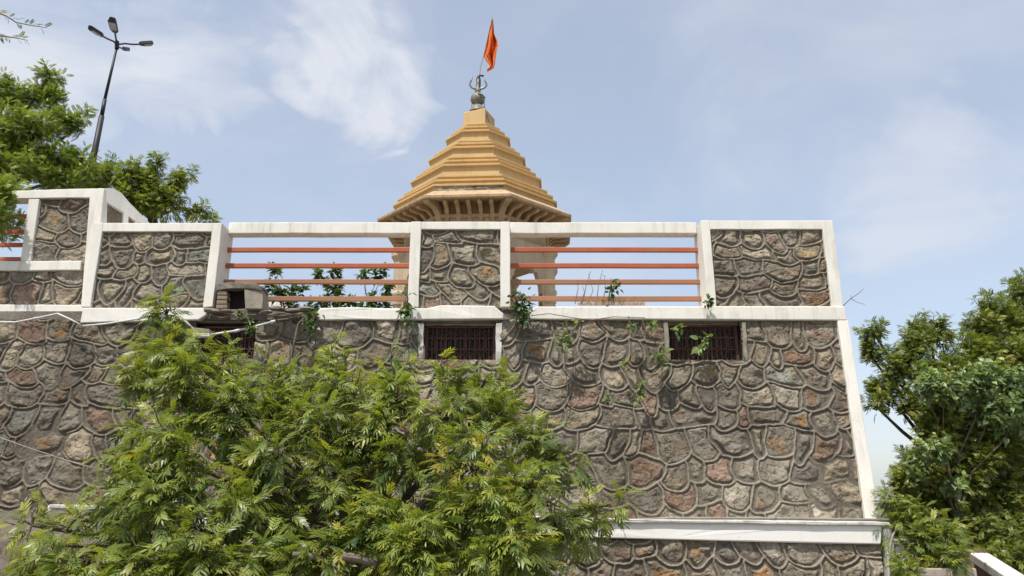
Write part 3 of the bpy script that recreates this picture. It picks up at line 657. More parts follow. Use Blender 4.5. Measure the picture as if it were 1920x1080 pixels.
# curved brackets under the eave
def bracket(mb, face, u, w, r0, r1, zt, drop, corner=0):
    prof = [(r0, zt - drop), (r0 + .06, zt - drop - .02), (r0 + .10, zt - drop + .06), (r0 + .11, zt - drop * .6), (r0 + (r1 - r0) * .45, zt - drop * .36), (r1 - .06, zt - .12), (r1, zt - .10), (r1, zt - .01), (r0, zt + .06)]
    n = len(prof); vs = []
    for s in (-1, 1):
        for (r, z) in prof:
            if corner == 0: vs.append(facept(face, u + s * w / 2, r, z))
            else:
                a = R(-90) - R(3.2) + (face + .5) * R(45); nn = Vector((math.cos(a), math.sin(a), 0)); t = Vector((-nn.y, nn.x, 0))
                vs.append(Vector((tcx, YT, 0)) + nn * (r / c8) + t * (s * w / 2) + Vector((0, 0, z)))
    mb.add(vs, [tuple(range(n)), tuple(range(2 * n - 1, n - 1, -1))] + [(i, i + n, (i + 1) % n + n, (i + 1) % n) for i in range(n)])
ap = Rw * c8
for face in range(-4, 4):
    if abs(face + .01) > 2.5: continue
    for k in range(5):
        u = (k - 2) * .235
        mb = MB(); bracket(mb, face, u, .085, ap - .02, Re * c8 - .10, Zu - .045, .36); mb.build('bracket', M['ochre_worn'], tem, bevel=.014)
    mb = MB(); bracket(mb, face, 0, .13, ap - .02, Re * c8 - .06, Zu - .045, .36, 1); mb.build('bracket', M['ochre_worn'], tem, bevel=.014)
# cusped arches and columns
Rc = 1.72; apc = Rc * c8; half = Rc * s8
Zsp = ZZ(548, YT - 1.1); Ztop = ZZ(497, YT - 1.1)
for face in (-2, -1, 0, 1):
    mb = MB(); n = 90; aw = half - .22
    us = np.linspace(-half + .02, half - .02, n)
    def ah(u):
        a = abs(u) / aw
        if a >= 1: return Zfl
        base = (1 - a ** 2.0) ** .5
        cusp = abs(math.sin((a + .16) * math.pi * 3.0)) * .09
        return Zsp - .05 + (Ztop - Zsp + .05) * base ** .8 + (cusp - .09) * min(1, base * 2)
    for a, b in zip(us, us[1:]):
        za_, zb2 = ah(a), ah(b)
        if abs(a) > aw or abs(b) > aw: za_ = zb2 = Zsp - .6
        vs = []
        for r in (apc - .07, apc + .05):
            vs += [facept(face, a, r, za_), facept(face, b, r, zb2), facept(face, b, r, Zen + .12), facept(face, a, r, Zen + .12)]
        mb.add(vs, [(0, 1, 2, 3), (7, 6, 5, 4), (0, 4, 5, 1), (2, 6, 7, 3)])
    mb.build('cusped_arch', M['beige'], tem)
for k in range(8):
    a = ROT8 + k * R(45); cx_, cy_ = tcx + Rc * math.cos(a), YT + Rc * math.sin(a)
    Zk = Zsp - .05
    prof = [(.20, Zfl), (.20, Zfl + .3), (.16, Zfl + .34), (.145, Zfl + .5), (.135, Zk - .12), (.17, Zk - .1), (.175, Zk - .05), (.14, Zk - .02), (.15, Zk + .02), (.19, Zk + .12), (.19, Zk + .16), (.155, Zk + .2), (.155, Zen - .12), (.22, Zen - .02), (.22, Zen + .11)]
    mb = MB(); mb.lathe(prof, cx_, cy_, 12, a); mb.build('column', M['beige'], tem)
mb = MB(); mb.lathe([(Rc + .3, Zfl - .3), (Rc + .3, Zfl)], tcx, YT, 8, ROT8); mb.build('plinth', M['beige'], tem, bevel=.01)
# finial (zoom2 coordinates: origin 680,20, scale 4.364)
def q2(x, y, dY=0): return P(680 + x / 4.364, 20 + y / 4.364, YT + dY)
fc = q2(940, 800); ux = (q2(1040, 800) - q2(940, 800)).x / 100
def fz(y): return q2(940, y).z
fin = None
prof = [(64 * ux, fz(838)), (62 * ux, fz(832)), (58 * ux, fz(815)), (48 * ux, fz(795)), (32 * ux, fz(778)), (22 * ux, fz(772)), (34 * ux, fz(765)), (48 * ux, fz(750)), (54 * ux, fz(728)), (50 * ux, fz(705)), (36 * ux, fz(688)), (20 * ux, fz(678)), (16 * ux, fz(668)), (22 * ux, fz(660)), (22 * ux, fz(652)), (14 * ux, fz(645)), (12 * ux, fz(600)), (8 * ux, fz(560))]
prof = [(r * 1.12, z) for r, z in prof]
mb = MB(); mb.lathe(prof, fc.x, YT, 20); fin = mb.build('finial', M['bronze'], tem, smooth=True)
mb = MB()
mb.tube([q2(945, 640), q2(915, 640), q2(890, 628), q2(877, 607), q2(880, 585), q2(892, 565), q2(896, 548), q2(898, 530)], [10 * ux, 9 * ux, 9 * ux, 8.5 * ux, 8 * ux, 6.5 * ux, 4 * ux, 1 * ux], 8)
mb.tube([q2(945, 640), q2(975, 640), q2(1000, 628), q2(1013, 610), q2(1010, 590), q2(1000, 575), q2(997, 560), q2(1000, 540)], [10 * ux, 9 * ux, 9 * ux, 8.5 * ux, 8 * ux, 6.5 * ux, 4 * ux, 1 * ux], 8)
mb.build('trident', M['steel'], fin, smooth=True)
mb = MB(); mb.tube([q2(952, 650), q2(956, 610), q2(958, 570), q2(950, 540), q2(958, 530), q2(990, 534), q2(982, 545)], [8 * ux, 10 * ux, 9 * ux, 11 * ux, 9 * ux, 7 * ux, 2 * ux], 8)
mb.tube([q2(930, 620), q2(938, 590), q2(936, 560), q2(945, 535)], [5 * ux, 9 * ux, 8 * ux, 7 * ux], 8); mb.build('serpent_hood', M['black'], fin, smooth=True)
mb = MB(); mb.tube([q2(925, 672, -.12), q2(975, 688, -.2), q2(1006, 714, -.2)], [5 * ux, 6 * ux, 3 * ux], 6); mb.tube([q2(990, 700, -.2), q2(998, 790, -.24), q2(1032, 908, -.34)], 3.2 * ux, 6); mb.tube([q2(930, 655, 0), q2(900, 740, 0), q2(876, 838, .1)], 1.6 * ux, 5); mb.build('stay_rod', M['black'], tem)
# flag
fl = thing('flag', 'orange pennant hanging from a slanting thin pole at the tip of the spire', 'flag', q2(957, 600))
mb = MB(); mb.tube([q2(952, 620), q2(957, 525), q2(965, 460), q2(990, 370), q2(1058, 62), q2(1062, 45)], [4 * ux, 3.6 * ux, 3.4 * ux, 3 * ux, 2 * ux, 1.5 * ux], 6); mb.build('flagpole', M['pipe'], fl)
Lft = [(1060, 66), (1048, 120), (1032, 170), (1020, 220), (1012, 270), (1000, 325), (989, 374), (1008, 405), (1030, 432), (1045, 455), (1016, 482)]
Rgt = [(1064, 66), (1070, 120), (1074, 180), (1090, 215), (1104, 250), (1108, 290), (1097, 330), (1090, 375), (1084, 420), (1074, 470), (1020, 500)]
def interp(pl, t):
    f = t * (len(pl) - 1); i = min(int(f), len(pl) - 2); f -= i; return (pl[i][0] * (1 - f) + pl[i + 1][0] * f, pl[i][1] * (1 - f) + pl[i + 1][1] * f)
nu, nv = 26, 60; vs = []
for j in range(nv + 1):
    t = j / nv; a = interp(Lft, t); b = interp(Rgt, t)
    for i in range(nu + 1):
        s = i / nu; x = a[0] + (b[0] - a[0]) * s; y = a[1] + (b[1] - a[1]) * s
        w = min(1, t * 3)
        dy = w * (.10 * math.sin(s * 9 + t * 3.5) + .05 * math.sin(s * 19 - t * 5 + 1)) * (.4 + s) + .1 * s
        vs.append(tuple(q2(x, y, dy)))
fs = [(j * (nu + 1) + i, j * (nu + 1) + i + 1, (j + 1) * (nu + 1) + i + 1, (j + 1) * (nu + 1) + i) for j in range(nv) for i in range(nu)]
mb = MB(); mb.add(vs, fs); o = mb.build('cloth', M['flag'], fl, smooth=True); sm = o.modifiers.new('thick', 'SOLIDIFY'); sm.thickness = .006

# ------------------------------------------------------------------ street lamp
YS = 14.0
def q1(x, y, dY=0): return P(x / 2.5708, y / 2.5708, YS + dY)
lamp = thing('street_lamp', 'dark tall street lamp with branching arms rising above the left trees', 'street lamp', P(165, 520, YS))
mb = MB(); pb_ = P(150, 480, YS); pt_ = q1(563, 228)
mid = q1(490, 560); mid2 = q1(505, 480)
mb.tube([pb_, q1(450, 760), mid], [.062, .062, .055], 10); mb.tube([mid, mid2], [.042, .04], 10); mb.tube([mid2, pt_], [.032, .024], 10)
mb.build('pole', M['pole'], lamp, smooth=True)
hub = q1(563, 215); mb = MB(); mb.tube([q1(563, 235), q1(564, 200)], .045, 8); mb.build('hub', M['pole'], lamp)
ARMS = [([(563, 215, 0), (548, 200, -.2), (520, 188, -.5), (490, 172, -.8)], (432, 135, -1.3), .05), ([(563, 215, 0), (560, 190, -.05), (553, 150, -.5)], (540, 95, -1.25), .085),
        ([(563, 215, 0), (600, 210, .1), (640, 214, .3), (680, 213, .4)], (737, 210, .55), .065), ([(563, 222, 0), (580, 230, .5), (595, 237, .9)], (620, 240, 1.5), .045)]
for pts, e, w in ARMS:
    mb = MB(); mb.tube([q1(*p_) for p_ in pts], .019, 7); arm = mb.build('arm', M['pole'], lamp)
    a = q1(*pts[-1]); b = q1(*e); d = (b - a); ln = d.length; d.normalize(); sd = d.cross(Vector((0, 0, 1))).normalized(); up = sd.cross(d).normalized()
    mb = MB(); hw = w; vs = []
    for (t, k) in ((-.1, .45), (.12, .95), (.9, 1), (1.0, .7)):
        for (s, h) in ((-1, 0), (1, 0), (.7, .075), (-.7, .075)): vs.append(a + d * ln * t + sd * s * hw * k + up * (h - .02))
    fs = [(0, 1, 2, 3)[::-1], (12, 13, 14, 15)] + [(i * 4 + j, i * 4 + (j + 1) % 4, (i + 1) * 4 + (j + 1) % 4, (i + 1) * 4 + j) for i in range(3) for j in range(4)]
    mb.add(vs, fs); hd = mb.build('lamp_head', M['pole'], lamp, bevel=.006)
    mb = MB(); vs = [a + d * ln * t + sd * s * hw * .72 + up * (-.024 - z) for z in (0, .012) for (t, s) in ((.22, -1), (.22, 1), (.88, 1), (.88, -1))]
    mb.add(vs, [(3, 2, 1, 0), (4, 5, 6, 7), (0, 1, 5, 4), (1, 2, 6, 5), (2, 3, 7, 6), (3, 0, 4, 7)]); mb.build('lens', M['lampglass'], hd)

# ------------------------------------------------------------------ foliage machinery
def pinnate(n_pairs=6, ll=.26, lw=.075, droop=.5, fine=True, curve=.35, seed=0):
    """unit-length compound leaf: verts, tris (x along the rachis, z up)"""
    rg = np.random.default_rng(seed); V = []; T = []
    def rach(t): return np.array([t * (1 - .12 * droop * t), 0, -droop * .5 * t * t + .05 * t])
    sites = [(.22 + .74 * i / n_pairs, s) for i in range(n_pairs) for s in (-1, 1)] + [(1.0, 0)]
    for (t, s) in sites:
        b = rach(min(t, 1)); tan = rach(min(t, 1)) - rach(min(t, 1) - .05); tan /= np.linalg.norm(tan)
        side = np.array([0, 1.0, 0]); up = np.cross(tan, side)
        sc = (.72 + .55 * math.sin(min(t, 1) * 2.6)) * rg.uniform(.85, 1.1)
        if s == 0: d = tan
        else:
            an = R(rg.uniform(46, 64)) * (1 - .35 * t); d = tan * math.cos(an) + side * s * math.sin(an) + up * rg.uniform(-.25, .12)
        d = d / np.linalg.norm(d); w = np.cross(d, up); w /= np.linalg.norm(w)
        dn = -up
        l = ll * sc; hw = lw * sc / 2
        cvx = -s * curve * l * .35
        def pt(a, b_, dr): return b + d * l * a + w * (hw * b_) + tan * (a * a * l * .22) * (1 if s else 0) + dn * (dr * l)
        if fine:
            o = len(V); V += [pt(0, 0, 0), pt(.3, -1, .03), pt(.3, 1, .03), pt(.68, -.72, .11), pt(.68, .72, .11), pt(1.0, 0, .24)]
            T += [(o, o + 1, o + 2), (o + 1, o + 3, o + 2), (o + 2, o + 3, o + 4), (o + 3, o + 5, o + 4)]
        else:
            o = len(V); V += [pt(0, 0, 0), pt(.45, -1, .05), pt(.45, 1, .05), pt(1, 0, .2)]
            T += [(o, o + 1, o + 2), (o + 1, o + 3, o + 2)]
    if fine:  # rachis as a thin strip
        o = len(V); K = 5
        for i in range(K):
            p_ = rach(i / (K - 1)); V += [p_ + (0, .006, 0), p_ - (0, .006, 0)]
        for i in range(K - 1): a = o + 2 * i; T += [(a, a + 1, a + 2), (a + 1, a + 3, a + 2)]
    return np.array(V), np.array(T)
def ovate(w=.62, fold=.12, droop=.25, heart=False):
    """simple broad leaf of unit length"""
    prof = [(0.0, 0), (.10, .34), (.32, .5), (.6, .38), (.85, .14), (1.0, 0)] if not heart else [(0, 0), (-.02, .38), (.25, .55), (.55, .40), (.8, .12), (1.05, 0)]
    V = []; T = []
    mid = []; 
    for a, b in prof:
        z = -droop * a * a; mid.append(len(V)); V.append((a + .12, 0, z))
        if b > 0:
            V.append((a + .12, b * w, z + fold * b)); V.append((a + .12, -b * w, z + fold * b))
    n = len(prof)
    for i in range(n - 1):
        m0, m1 = mid[i], mid[i + 1]; h0 = prof[i][1] > 0; h1 = prof[i + 1][1] > 0
        if h0 and h1: T += [(m0, m1, m0 + 1), (m0 + 1, m1, m1 + 1), (m0, m0 + 2, m1), (m0 + 2, m1 + 2, m1)]
        elif h1: T += [(m0, m1, m1 + 1), (m0, m1 + 2, m1)]
        elif h0: T += [(m0, m1, m0 + 1), (m0, m0 + 2, m1)]
    o = len(V); V += [(0, .012, 0), (0, -.012, 0), (.14, .012, 0), (.14, -.012, 0)]; T += [(o, o + 1, o + 2), (o + 1, o + 3, o + 2)]
    return np.array(V, float), np.array(T)
def frames(D, roll):
    D = D / np.linalg.norm(D, axis=1, keepdims=True)
    up = np.tile([0, 0, 1.0], (len(D), 1)); y = np.cross(up, D); y /= np.maximum(np.linalg.norm(y, axis=1, keepdims=True), 1e-5)
    z = np.cross(D, y); c, s = np.cos(roll)[:, None], np.sin(roll)[:, None]
    y2 = y * c + z * s; z2 = z * c - y * s
    return np.stack([D, y2, z2], 2)
def scatter(templates, pos, D, size, roll, col, rg):
    """instance leaf templates with numpy; returns V, T, C"""
    Vs = []; Ts = []; Cs = []; off = 0
    pick = rg.integers(0, len(templates), len(pos)); Fm = frames(D, roll)
    for k, (tv, tt) in enumerate(templates):
        s = pick == k; n = s.sum()
        if not n: continue
        V = np.einsum('nij,vj->nvi', Fm[s], tv) * size[s][:, None, None] + pos[s][:, None, :]
        Vs.append(V.reshape(-1, 3)); T = tt[None] + (np.arange(n) * len(tv))[:, None, None] + off; Ts.append(T.reshape(-1, 3)); off += n * len(tv)
        jit = 1 + (rg.random((n, len(tv), 1)) - .5) * .0
        Cs.append(np.repeat(col[s][:, None, :], len(tv), 1).reshape(-1, 3))
    return np.concatenate(Vs), np.concatenate(Ts), np.concatenate(Cs)
def leafcol(n, rg, base=(.062, .125, .022), young=(.21, .25, .030), py=.2, var=.35, blue=(.045, .105, .035), yellow=.012):
    t = rg.random((n, 1)); c = np.array(base) * (1 + (rg.random((n, 1)) - .5) * var * 2)
    m = rg.random((n, 1)) < .3; c = np.where(m, np.array(blue) * (1 + (t - .5) * var), c)
    yy = np.clip(py * 2 * rg.random((n, 1)) ** 2, 0, 1); yy = np.where(rg.random((n, 1)) < py, rg.random((n, 1)) * .9, yy * .4)
    c = c * (1 - yy) + np.array(young) * yy
    o = rg.random((n, 1)) < yellow; c = np.where(o, np.array((.36, .27, .04)), c)
    return c
NEEM = [pinnate(6, .26, .064, .7, True, seed=1), pinnate(5, .29, .07, 1.0, True, seed=2), pinnate(7, .25, .058, .5, True, seed=3), pinnate(6, .26, .062, 1.3, True, seed=4)]
NEEM_FAR = [pinnate(5, .32, .10, .5, False, seed=5), pinnate(6, .30, .10, .9, False, seed=6)]
FEATHER = [pinnate(9, .20, .07, .4, False, seed=7), pinnate(8, .22, .075, .8, False, seed=8)]
OV = [ovate(.55, .1, .2), ovate(.62, .15, .5), ovate(.5, .05, .35)]
HEART = [ovate(.7, .1, .3, True), ovate(.65, .18, .6, True)]

def make_tree(name, label, lobes, trunk, templates, leaf, per_shoot, shoot_px, mat, seed, cols, fill=.25, cat='tree', shoot_len=.22, bark='bark', trunk_r=.14, nbr=1.0, up_bias=.5, group=None, extra=None, back=.35, split=None, droopz=.34, roll_s=.4):
    """lobes: (px, py, radius px, Y, density). Shoots sit on lobe shells, leaves ring each shoot"""
    rg = np.random.default_rng(seed)
    root = thing(name, label, cat, trunk[0], group)
    S = []; A = []; LC = []
    for li, lb in enumerate(lobes):
        x, y, r, Y = lb[:4]; dens = lb[4] if len(lb) > 4 else 1; c = np.array(P(x, y, Y)); rw = r / F * Y
        LC.append((Vector(c), rw))
        n = int(dens * 2.6 * (r / shoot_px) ** 2) + 2
        m = max(3, int(n / 7)); sd = rg.normal(size=(m * 3, 3)); sd /= np.linalg.norm(sd, axis=1, keepdims=True)
        sd = sd[(sd[:, 1] < back) & (sd[:, 2] > -.7)][:m]; sf = rg.uniform(.72, 1.12, len(sd)); q = rg.integers(0, len(sd), n)
        d = sd[q] + rg.normal(size=(n, 3)) * np.array([.27, .27, .30]); ln = np.linalg.norm(d - sd[q], axis=1); d /= np.linalg.norm(d, axis=1, keepdims=True)
        rad = rw * sf[q] * (1.10 - .55 * ln) * rg.uniform(.9, 1.06, n)
        ins = rg.random(n) < fill; rad = np.where(ins, rad * rg.uniform(.35, .8, n), rad)
        S.append(c + d * rad[:, None] * np.array([1, .9, 1.0])); A.append((d * .5 + sd[q] * .5) * (1 - up_bias) + np.array([0, 0, up_bias]) + rg.normal(size=d.shape) * .2)
    S = np.concatenate(S); A = np.concatenate(A); A /= np.linalg.norm(A, axis=1, keepdims=True)
    n = len(S); k = per_shoot
    idx = np.repeat(np.arange(n), k); j = np.tile(np.arange(k), n)
    al = (j + rg.random(n * k)) / k
    a = A[idx]; tmp = np.where(np.abs(a[:, 2:3]) < .9, np.array([[0, 0, 1.0]]), np.array([[1.0, 0, 0]]))
    b1 = np.cross(a, tmp); b1 /= np.linalg.norm(b1, axis=1, keepdims=True); b2 = np.cross(a, b1)
    ph = j * 2.4 + rg.random(n)[idx] * 6.28 + rg.normal(size=n * k) * .3
    pol = R(78) - al * R(52) + rg.normal(size=n * k) * .16
    D = a * np.cos(pol)[:, None] + (b1 * np.cos(ph)[:, None] + b2 * np.sin(ph)[:, None]) * np.sin(pol)[:, None]
    D[:, 2] -= droopz
    pos = S[idx] + a * ((al - .6) * shoot_len)[:, None]
    size = leaf * rg.uniform(.65, 1.12, n * k) * (1.05 - .38 * al)
    base_c = leafcol(n, rg, **cols)[idx]; c2 = leafcol(n * k, rg, **cols); col = base_c * .6 + c2 * .4
    col = col * (1 - .0 * al[:, None]) + np.array((.085, .10, .004)) * (al[:, None] ** 3) * .7
    V, T, C = scatter(templates, pos, D, size, rg.normal(size=n * k) * roll_s, col, rg)
    if extra is not None:
        off = len(V); V2, T2, C2 = extra(rg); V = np.concatenate([V, V2]); T = np.concatenate([T, T2 + off]); C = np.concatenate([C, C2])
    crown = link('crown', np_mesh('crown', V, T, C), root, mat)
    # wood: trunk, a limb to every lobe, twigs to shoots
    mb = MB(); tp = [Vector(p_) for p_ in trunk]; mb.tube(tp, list(np.linspace(trunk_r, trunk_r * .7, len(tp))), 9)
    mb.build('trunk', M[bark], root, smooth=True)
    mb = MB(); top = tp[-1]; rr = random.Random(seed)
    for (c, rw) in LC:
        m1 = top.lerp(c, .35) + Vector((rr.uniform(-.15, .15), rr.uniform(-.15, .15), rr.uniform(.0, .2))) * nbr; m2 = top.lerp(c, .7) + Vector((rr.uniform(-.1, .1), rr.uniform(-.1, .1), rr.uniform(-.05, .15))) * nbr
        q = trunk_r
        mb.tube([top - Vector((0, 0, .1)), m1, m2, c], [q * .45, q * .33, q * .22, q * .12], 6)
    near = {}
    for i in range(0, n):
        if rg.random() > .55: continue
        s = Vector(S[i]); c = min(LC, key=lambda t: (t[0] - s).length)[0]
        md = c.lerp(s, .5) + Vector((0, 0, .03)); mb.tube([c, md, s, s + Vector(A[i]) * shoot_len * .4], [trunk_r * .07, .008, .005, .003], 4, False)
    mb.build('branches', M['twig'] if trunk_r > .14 else M['bark'], root)
    return root

# ------------------------------------------------------------------ the big neem in front of the wall
NC = dict(base=(.118, .160, .034), young=(.40, .39, .06), py=.36, var=.55, blue=(.048, .098, .030))
lobes = [(312, 592, 34, 6.80, 1.3), (298, 640, 44, 6.70), (345, 672, 58, 6.55), (285, 705, 50, 6.40, .9), (415, 695, 42, 6.70, .9), (340, 755, 78, 6.15), (245, 850, 62, 5.90), (425, 785, 72, 6.10), (350, 870, 80, 5.60), (228, 912, 42, 5.70), (300, 955, 72, 5.41),
         (105, 1022, 34, 5.46, .8), (170, 1050, 66, 5.32), (310, 1050, 95, 5.18), (520, 712, 40, 6.90, 1.2), (560, 735, 30, 6.90, 1.0), (505, 780, 62, 6.50), (520, 870, 72, 5.80), (430, 940, 70, 5.50, .9), (430, 1050, 90, 5.18),
         (648, 668, 30, 7.00, 1.3), (615, 720, 42, 6.80), (665, 735, 52, 6.60), (735, 695, 46, 6.90), (735, 770, 66, 6.30), (820, 712, 42, 6.80), (840, 780, 66, 6.20), (905, 722, 42, 6.70), (950, 760, 40, 6.50), (925, 800, 52, 6.20), (590, 800, 70, 6.20), (680, 850, 66, 6.30, .8),
         (610, 900, 60, 5.90, .8), (800, 850, 46, 6.70, .7), (885, 860, 68, 5.70), (1000, 850, 50, 6.10), (1050, 850, 36, 6.10), (985, 925, 66, 5.70), (890, 950, 74, 5.37), (1040, 985, 40, 5.90), (780, 980, 74, 5.28), (560, 985, 60, 5.90, 1), (690, 1010, 56, 5.23, .9), (950, 1035, 80, 5.23),
         (1015, 1055, 44, 5.41), (600, 1065, 70, 5.16), (800, 1070, 84, 5.09), (720, 900, 60, 7.00, .7), (560, 860, 80, 7.20, .6), (640, 960, 80, 7.00, .6), (950, 980, 70, 7.10, .6), (480, 900, 80, 7.20, .6), (800, 940, 80, 7.00, .6), (1120, 962, 30, 6.40, 1), (1145, 945, 20, 6.40, 1), (1085, 1000, 28, 6.20, .8), (60, 985, 26, 5.7, .7), (150, 975, 36, 5.8, .8), (210, 985, 50, 5.6, .9), (100, 1065, 46, 5.5, .9), (210, 1045, 60, 5.5), (715, 830, 44, 6.2, 1), (760, 880, 46, 6.1, .9)]
make_tree('neem_tree', 'large feathery bright green neem tree growing in front of the stone wall', lobes, [P(700, 1500, 6.9), P(690, 1280, 6.8), P(680, 1120, 6.6)], NEEM, .225, 8, 24.0, M['leaf'], 2, NC, fill=.42, roll_s=.5, trunk_r=.10)
# sawn limbs low in the crown
for (a, b, r, lb) in [((548, 1040, 5.05), (606, 1050, 5.1), .020, 'short sawn brown branch among the leaves at the bottom edge'), ((642, 1043, 5.0), (706, 1058, 5.05), .028, 'thicker sawn grey brown branch right of the shorter one at the bottom edge')]:
    mb = MB(); A_, B_ = P(*a), P(*b); mb.tube([A_, A_.lerp(B_, .5) + Vector((0, 0, .01)), B_], [r, r * 1.05, r], 10); o = mb.build('sawn_branch', M['root'], smooth=False); tag(o, lb, 'branch')

# ------------------------------------------------------------------ trees right, behind the wall corner
FC = dict(base=(.115, .150, .034), young=(.31, .30, .06), py=.34, var=.4, blue=(.060, .105, .028))
lobes = [(1637, 620, 24, 12.5), (1632, 668, 28, 12.5), (1665, 700, 34, 12.4), (1700, 640, 42, 12.6), (1745, 630, 38, 12.8), (1700, 690, 42, 12.4), (1760, 690, 52, 12.5), (1820, 670, 46, 12.8), (1640, 760, 20, 12.3, .8), (1662, 735, 28, 12.4),
         (1694, 765, 24, 12.3, .9), (1870, 590, 48, 13.2), (1915, 560, 45, 13.4), (1840, 620, 36, 13), (1900, 640, 60, 13.2), (1780, 750, 52, 12.2), (1850, 740, 66, 12.4), (1930, 720, 70, 12.8), (1760, 820, 55, 12.0), (1830, 830, 75, 12.2), (1910, 830, 80, 12.4), (1720, 880, 44, 11.8),
         (1690, 905, 32, 11.6), (1780, 905, 60, 12), (1860, 930, 70, 12.2), (1930, 930, 70, 12.3), (1900, 1010, 80, 12), (1830, 1010, 60, 12), (1780, 985, 40, 12, .7), (1880, 1070, 60, 11.5), (1740, 1000, 50, 12), (1840, 1060, 60, 11.8), (1770, 1060, 60, 11.9), (1930, 1070, 60, 11.6), (1755, 785, 46, 12), (1800, 790, 60, 12.2), (1795, 860, 62, 12), (1735, 930, 48, 12), (1715, 965, 40, 12), (1880, 690, 55, 12.6), (1880, 780, 70, 12.6), (1850, 900, 80, 12.8), (1800, 700, 45, 12.6), (1900, 880, 80, 13.2), (1820, 960, 80, 13), (1920, 990, 80, 13)]
make_tree('neem_tree', 'tall dark neem tree beyond the right corner of the stone wall', lobes, [Vector((XX(1850, 1000, 12.8), 12.8, -.1)), P(1845, 1040, 12.7), P(1840, 960, 12.6)], NEEM_FAR, .175, 9, 9.3, M['leaf_far'], 12, FC, roll_s=.9, droopz=.15, fill=.4, trunk_r=.13, shoot_len=.25)
lobes = [(1725, 720, 36, 11.6, .8), (1770, 735, 52, 11.5), (1830, 715, 45, 11.6), (1895, 730, 50, 11.6), (1750, 850, 36, 11.3, .7), (1720, 880, 30, 11.3, .7), (1860, 770, 50, 11.5), (1780, 900, 30, 11.4, .6), (1905, 790, 40, 11.5)]
GC = dict(base=(.17, .24, .10), young=(.34, .40, .20), py=.45, var=.35, blue=(.055, .115, .045), yellow=0)
make_tree('broadleaf_tree', 'broad pale leaved tree mingled with the dark neem at the right', lobes, [Vector((XX(1800, 1000, 11.9), 11.9, -.1)), P(1800, 1040, 11.8), P(1795, 960, 11.8)], HEART, .135, 7, 12, M['leaf_far'], 13, GC, roll_s=1.2, droopz=.5, fill=.4, bark='bark', trunk_r=.05, shoot_len=.3)
lobes = [(1675, 945, 28, 8.7), (1700, 985, 42, 8.6), (1740, 975, 38, 8.6), (1765, 1000, 45, 8.5), (1805, 1010, 28, 8.5), (1720, 1030, 40, 8.3), (1670, 1000, 18, 8.6, .7), (1680, 1062, 16, 8.1, .6), (1760, 1045, 32, 8.2, 1), (1715, 1068, 26, 7.9, .9), (1790, 1050, 24, 8.1, .8)]
make_tree('bush', 'bright green neem bush beside the right end of the low wall', lobes, [Vector((XX(1730, 1040, 8.8), 8.8, .0)), P(1730, 1080, 8.75), P(1730, 1030, 8.7)], NEEM, .20, 8, 16, M['leaf'], 14, dict(NC, py=.3), fill=.3, cat='bush', trunk_r=.04, shoot_len=.18)

# ------------------------------------------------------------------ trees left, behind the higher parapet
lobes = [(95, 140, 22, 12.2), (60, 190, 36, 12.2), (110, 185, 30, 12.2), (15, 175, 42, 12), (130, 225, 36, 12.2), (70, 250, 60, 12), (15, 260, 60, 11.8), (150, 235, 24, 12.2, .8), (100, 300, 50, 12), (30, 320, 60, 11.6), (150, 310, 42, 12.2), (110, 345, 40, 12), (-30, 200, 50, 12), (-30, 320, 50, 11.8), (30, 355, 22, 9.4, 1), (0, 370, 24, 8.9, 1), (10, 400, 26, 8.9, .8), (30, 430, 20, 9.6, .6), (10, 440, 20, 9.6, .5)]
LCc = dict(base=(.150, .195, .040), young=(.33, .38, .06), py=.36, var=.35, blue=(.085, .150, .03), yellow=0)
def top_twigs(rg):
    pos = []; D = []
    for pts in ([(-10, 22), (12, 30), (30, 42), (60, 48), (88, 52)], [(-10, 66), (15, 69), (35, 72), (52, 76)]):
        for (x, y), (x2, y2) in zip(pts, pts[1:]):
            for k in range(4):
                t = k / 4; p_ = P(x + (x2 - x) * t, y + (y2 - y) * t, 9.5); pos.append(p_); D.append((.8, rg.uniform(-.4, .4), rg.choice([-.7, .6]) + rg.uniform(-.2, .2)))
    n = len(pos); return scatter(FEATHER, np.array(pos), np.array(D), rg.uniform(.09, .15, n), rg.normal(size=n) * .4, leafcol(n, rg, **dict(LCc, base=(.05, .085, .025))), rg)
lt = make_tree('feathery_tree', 'dense feathery green tree at the upper left beside the lamp post', lobes, [P(-40, 560, 12.4), P(-20, 450, 12.3), P(-30, 380, 12.2)], FEATHER, .20, 9, 9.5, M['leaf_far'], 21, LCc, roll_s=.9, droopz=.15, fill=.4, trunk_r=.11, extra=top_twigs, shoot_len=.25)
mb = MB()
for pts in ([(-60, 10), (-10, 22), (12, 30), (30, 42), (60, 48), (88, 52)], [(-60, 62), (-10, 66), (15, 69), (35, 72), (52, 76)]):
    mb.tube([P(x, y, 9.5) for x, y in pts], list(np.linspace(.016, .004, len(pts))), 5)
mb.tube([P(-60, 10, 9.5), P(-120, 60, 10.3), P(-60, 250, 12)], [.016, .03, .06], 6); mb.tube([P(-60, 62, 9.5), P(-110, 70, 10.2)], [.014, .02], 5)
mb.build('overhanging_twigs', M['twig'], lt)
lobes = [(190, 330, 32, 13, 1), (225, 335, 30, 13), (260, 320, 22, 13.2), (295, 310, 20, 13.3), (280, 355, 45, 13.2), (330, 345, 28, 13.3), (320, 385, 42, 13.2), (250, 375, 35, 13), (365, 400, 22, 13.3), (390, 412, 15, 13.3), (200, 375, 30, 13), (350, 325, 14, 13.4, .8)]
make_tree('neem_tree', 'small yellowish green neem tree behind the sloping stair parapet', lobes, [Vector((XX(290, 440, 13.4), 13.4, Zled - .2)), P(290, 450, 13.4), P(285, 400, 13.4)], NEEM_FAR, .19, 8, 9.5, M['leaf_far'], 22, dict(LCc, base=(.115, .165, .03), young=(.36, .34, .06), py=.4, blue=(.08, .14, .03)), fill=.3, trunk_r=.12, shoot_len=.25)
